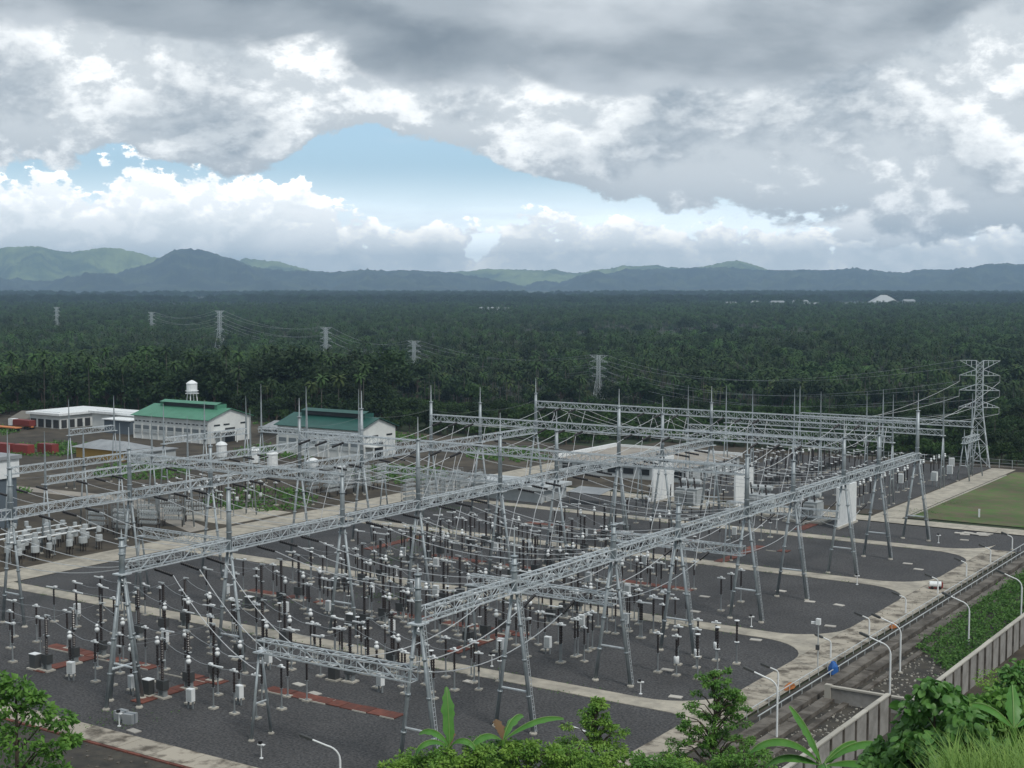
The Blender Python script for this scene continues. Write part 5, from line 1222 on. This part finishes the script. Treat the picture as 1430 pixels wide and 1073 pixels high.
banana(1148,1072,60,'broad leaved banana plant below the boundary wall',[(150,74,2.7,.56,.7,0),(178,56,3.4,.52,2.1,0),(168,34,2.4,.5,1.7,0),(28,50,2.0,.5,1.2,0),(4,50,3.5,.52,2.0,0),(352,26,2.7,.5,1.6,0),(265,40,2.2,.5,2.0,0)],3)
banana(1416,1020,50,'young banana plant with pale stalks at the picture edge',[(75,66,1.7,.4,.9,0),(150,55,1.6,.38,1.3,0),(20,45,1.8,.4,1.5,0)],4)
# tall grass on the hill shoulder
rg5 = np.random.default_rng(77); n = 9000
f = rg5.uniform(33,46,n); g = f*rg5.uniform(.265,.43,n); X = g*RIGHT[0]+f*FWD[0]; Y = g*RIGHT[1]+f*FWD[1]; Z = terrain(X,Y); h = (.30+1.35*rg5.random(n)**3)*np.clip((g/f-.265)/.05,.3,1); a = rg5.uniform(0,6.28,n); ln = rg5.uniform(.2,1.0,n)*h; w = .018
dx, dy = np.cos(a), np.sin(a); sx, sy = -dy*w, dx*w
B = np.stack([X,Y,Z-.05],1); Mi = np.stack([X+dx*ln*.35,Y+dy*ln*.35,Z+h*.62],1); Ti = np.stack([X+dx*ln,Y+dy*ln,Z+h*.95],1); sv = np.stack([sx,sy,np.zeros(n)],1)
Vv = np.stack([B-sv,B+sv,Mi+sv*.8,Mi-sv*.8,Ti+sv*.12,Ti-sv*.12],1).reshape(-1,3); k = np.arange(n)[:,None]*6; F = np.concatenate([k+np.array([[0,1,2,3]]),k+np.array([[3,2,4,5]])])
o = obj('grass', quads('grass', Vv, F, M['grass'])); o['kind'] = 'stuff'; o['label'] = 'tall bright green grass on the hill shoulder'
# creepers behind the wall, weeds in the yard
def patch(name, label, lm, n, size, fn, seed, asp=.7):
    rng = np.random.default_rng(seed); c = np.array([fn(rng) for _ in range(n)]); V, F = leaf_cloud(rng, c, np.full(n,.45), 9, size, squash=.5, aspect=asp); o = obj(name, quads(name, V, F, M[lm])); o['kind'] = 'stuff'; o['label'] = label
def vine(rng):
    v = rng.uniform(168,246); u0 = -56.2+max(0,(178-v))*.8; u = rng.uniform(u0,-46); return (u, v, .25+rng.uniform(0,1)*(.5+.9*math.sin(v*.6)**2*math.sin(u*1.1)**2))
patch('creepers','mass of green creepers between the drains and the boundary wall','vine',2600,.34,vine,5)
def weeds(rng):
    if rng.random() < .6:
        e = [135.8,139.4,171.8,175.7,211.8,215.8,245.4,249.2][int(rng.integers(0,8))]; return (rng.uniform(-186,-76), e+rng.normal(0,.18), .08)
    c = [(-152,196),(-158,203),(-150,186),(-132,163),(-160,214),(-118,100),(-145,150),(-89.5,300),(-90,285),(-172,236)][int(rng.integers(0,10))]; return (c[0]+rng.normal(0,2.2), c[1]+rng.normal(0,2.0), .12)
patch('weeds','low weeds sprouting between the gravel and the service roads','vine',900,.17,weeds,6)
def scrub(rng):
    while True:
        u, v = rng.uniform(-430,-196), rng.uniform(200,345)
        if math.sin(u*.11)+math.sin(v*.13+u*.04) > .75: return (u, v, rng.uniform(.1,.6))
patch('scrub','patches of rough scrub on the bare earth before the halls','vine',2600,.7,scrub,8)
# ---------------------------------------------------------------- the air
hz = MB().box(-18000,18000,-18000,18000,-60,480); hm = bpy.data.materials.new('haze_air'); hm.use_nodes = True; nt = hm.node_tree; nt.nodes.clear()
pv = nt.nodes.new('ShaderNodeVolumePrincipled'); pv.inputs['Color'].default_value = (.50,.74,1,1); pv.inputs['Density'].default_value = .000078; pv.inputs['Anisotropy'].default_value = 0.0
nt.links.new(pv.outputs[0], nt.nodes.new('ShaderNodeOutputMaterial').inputs['Volume'])
o = obj('haze', hz.mesh('haze', hm)); o['kind'] = 'stuff'; o['label'] = 'pale blue haze filling the air over the plain'
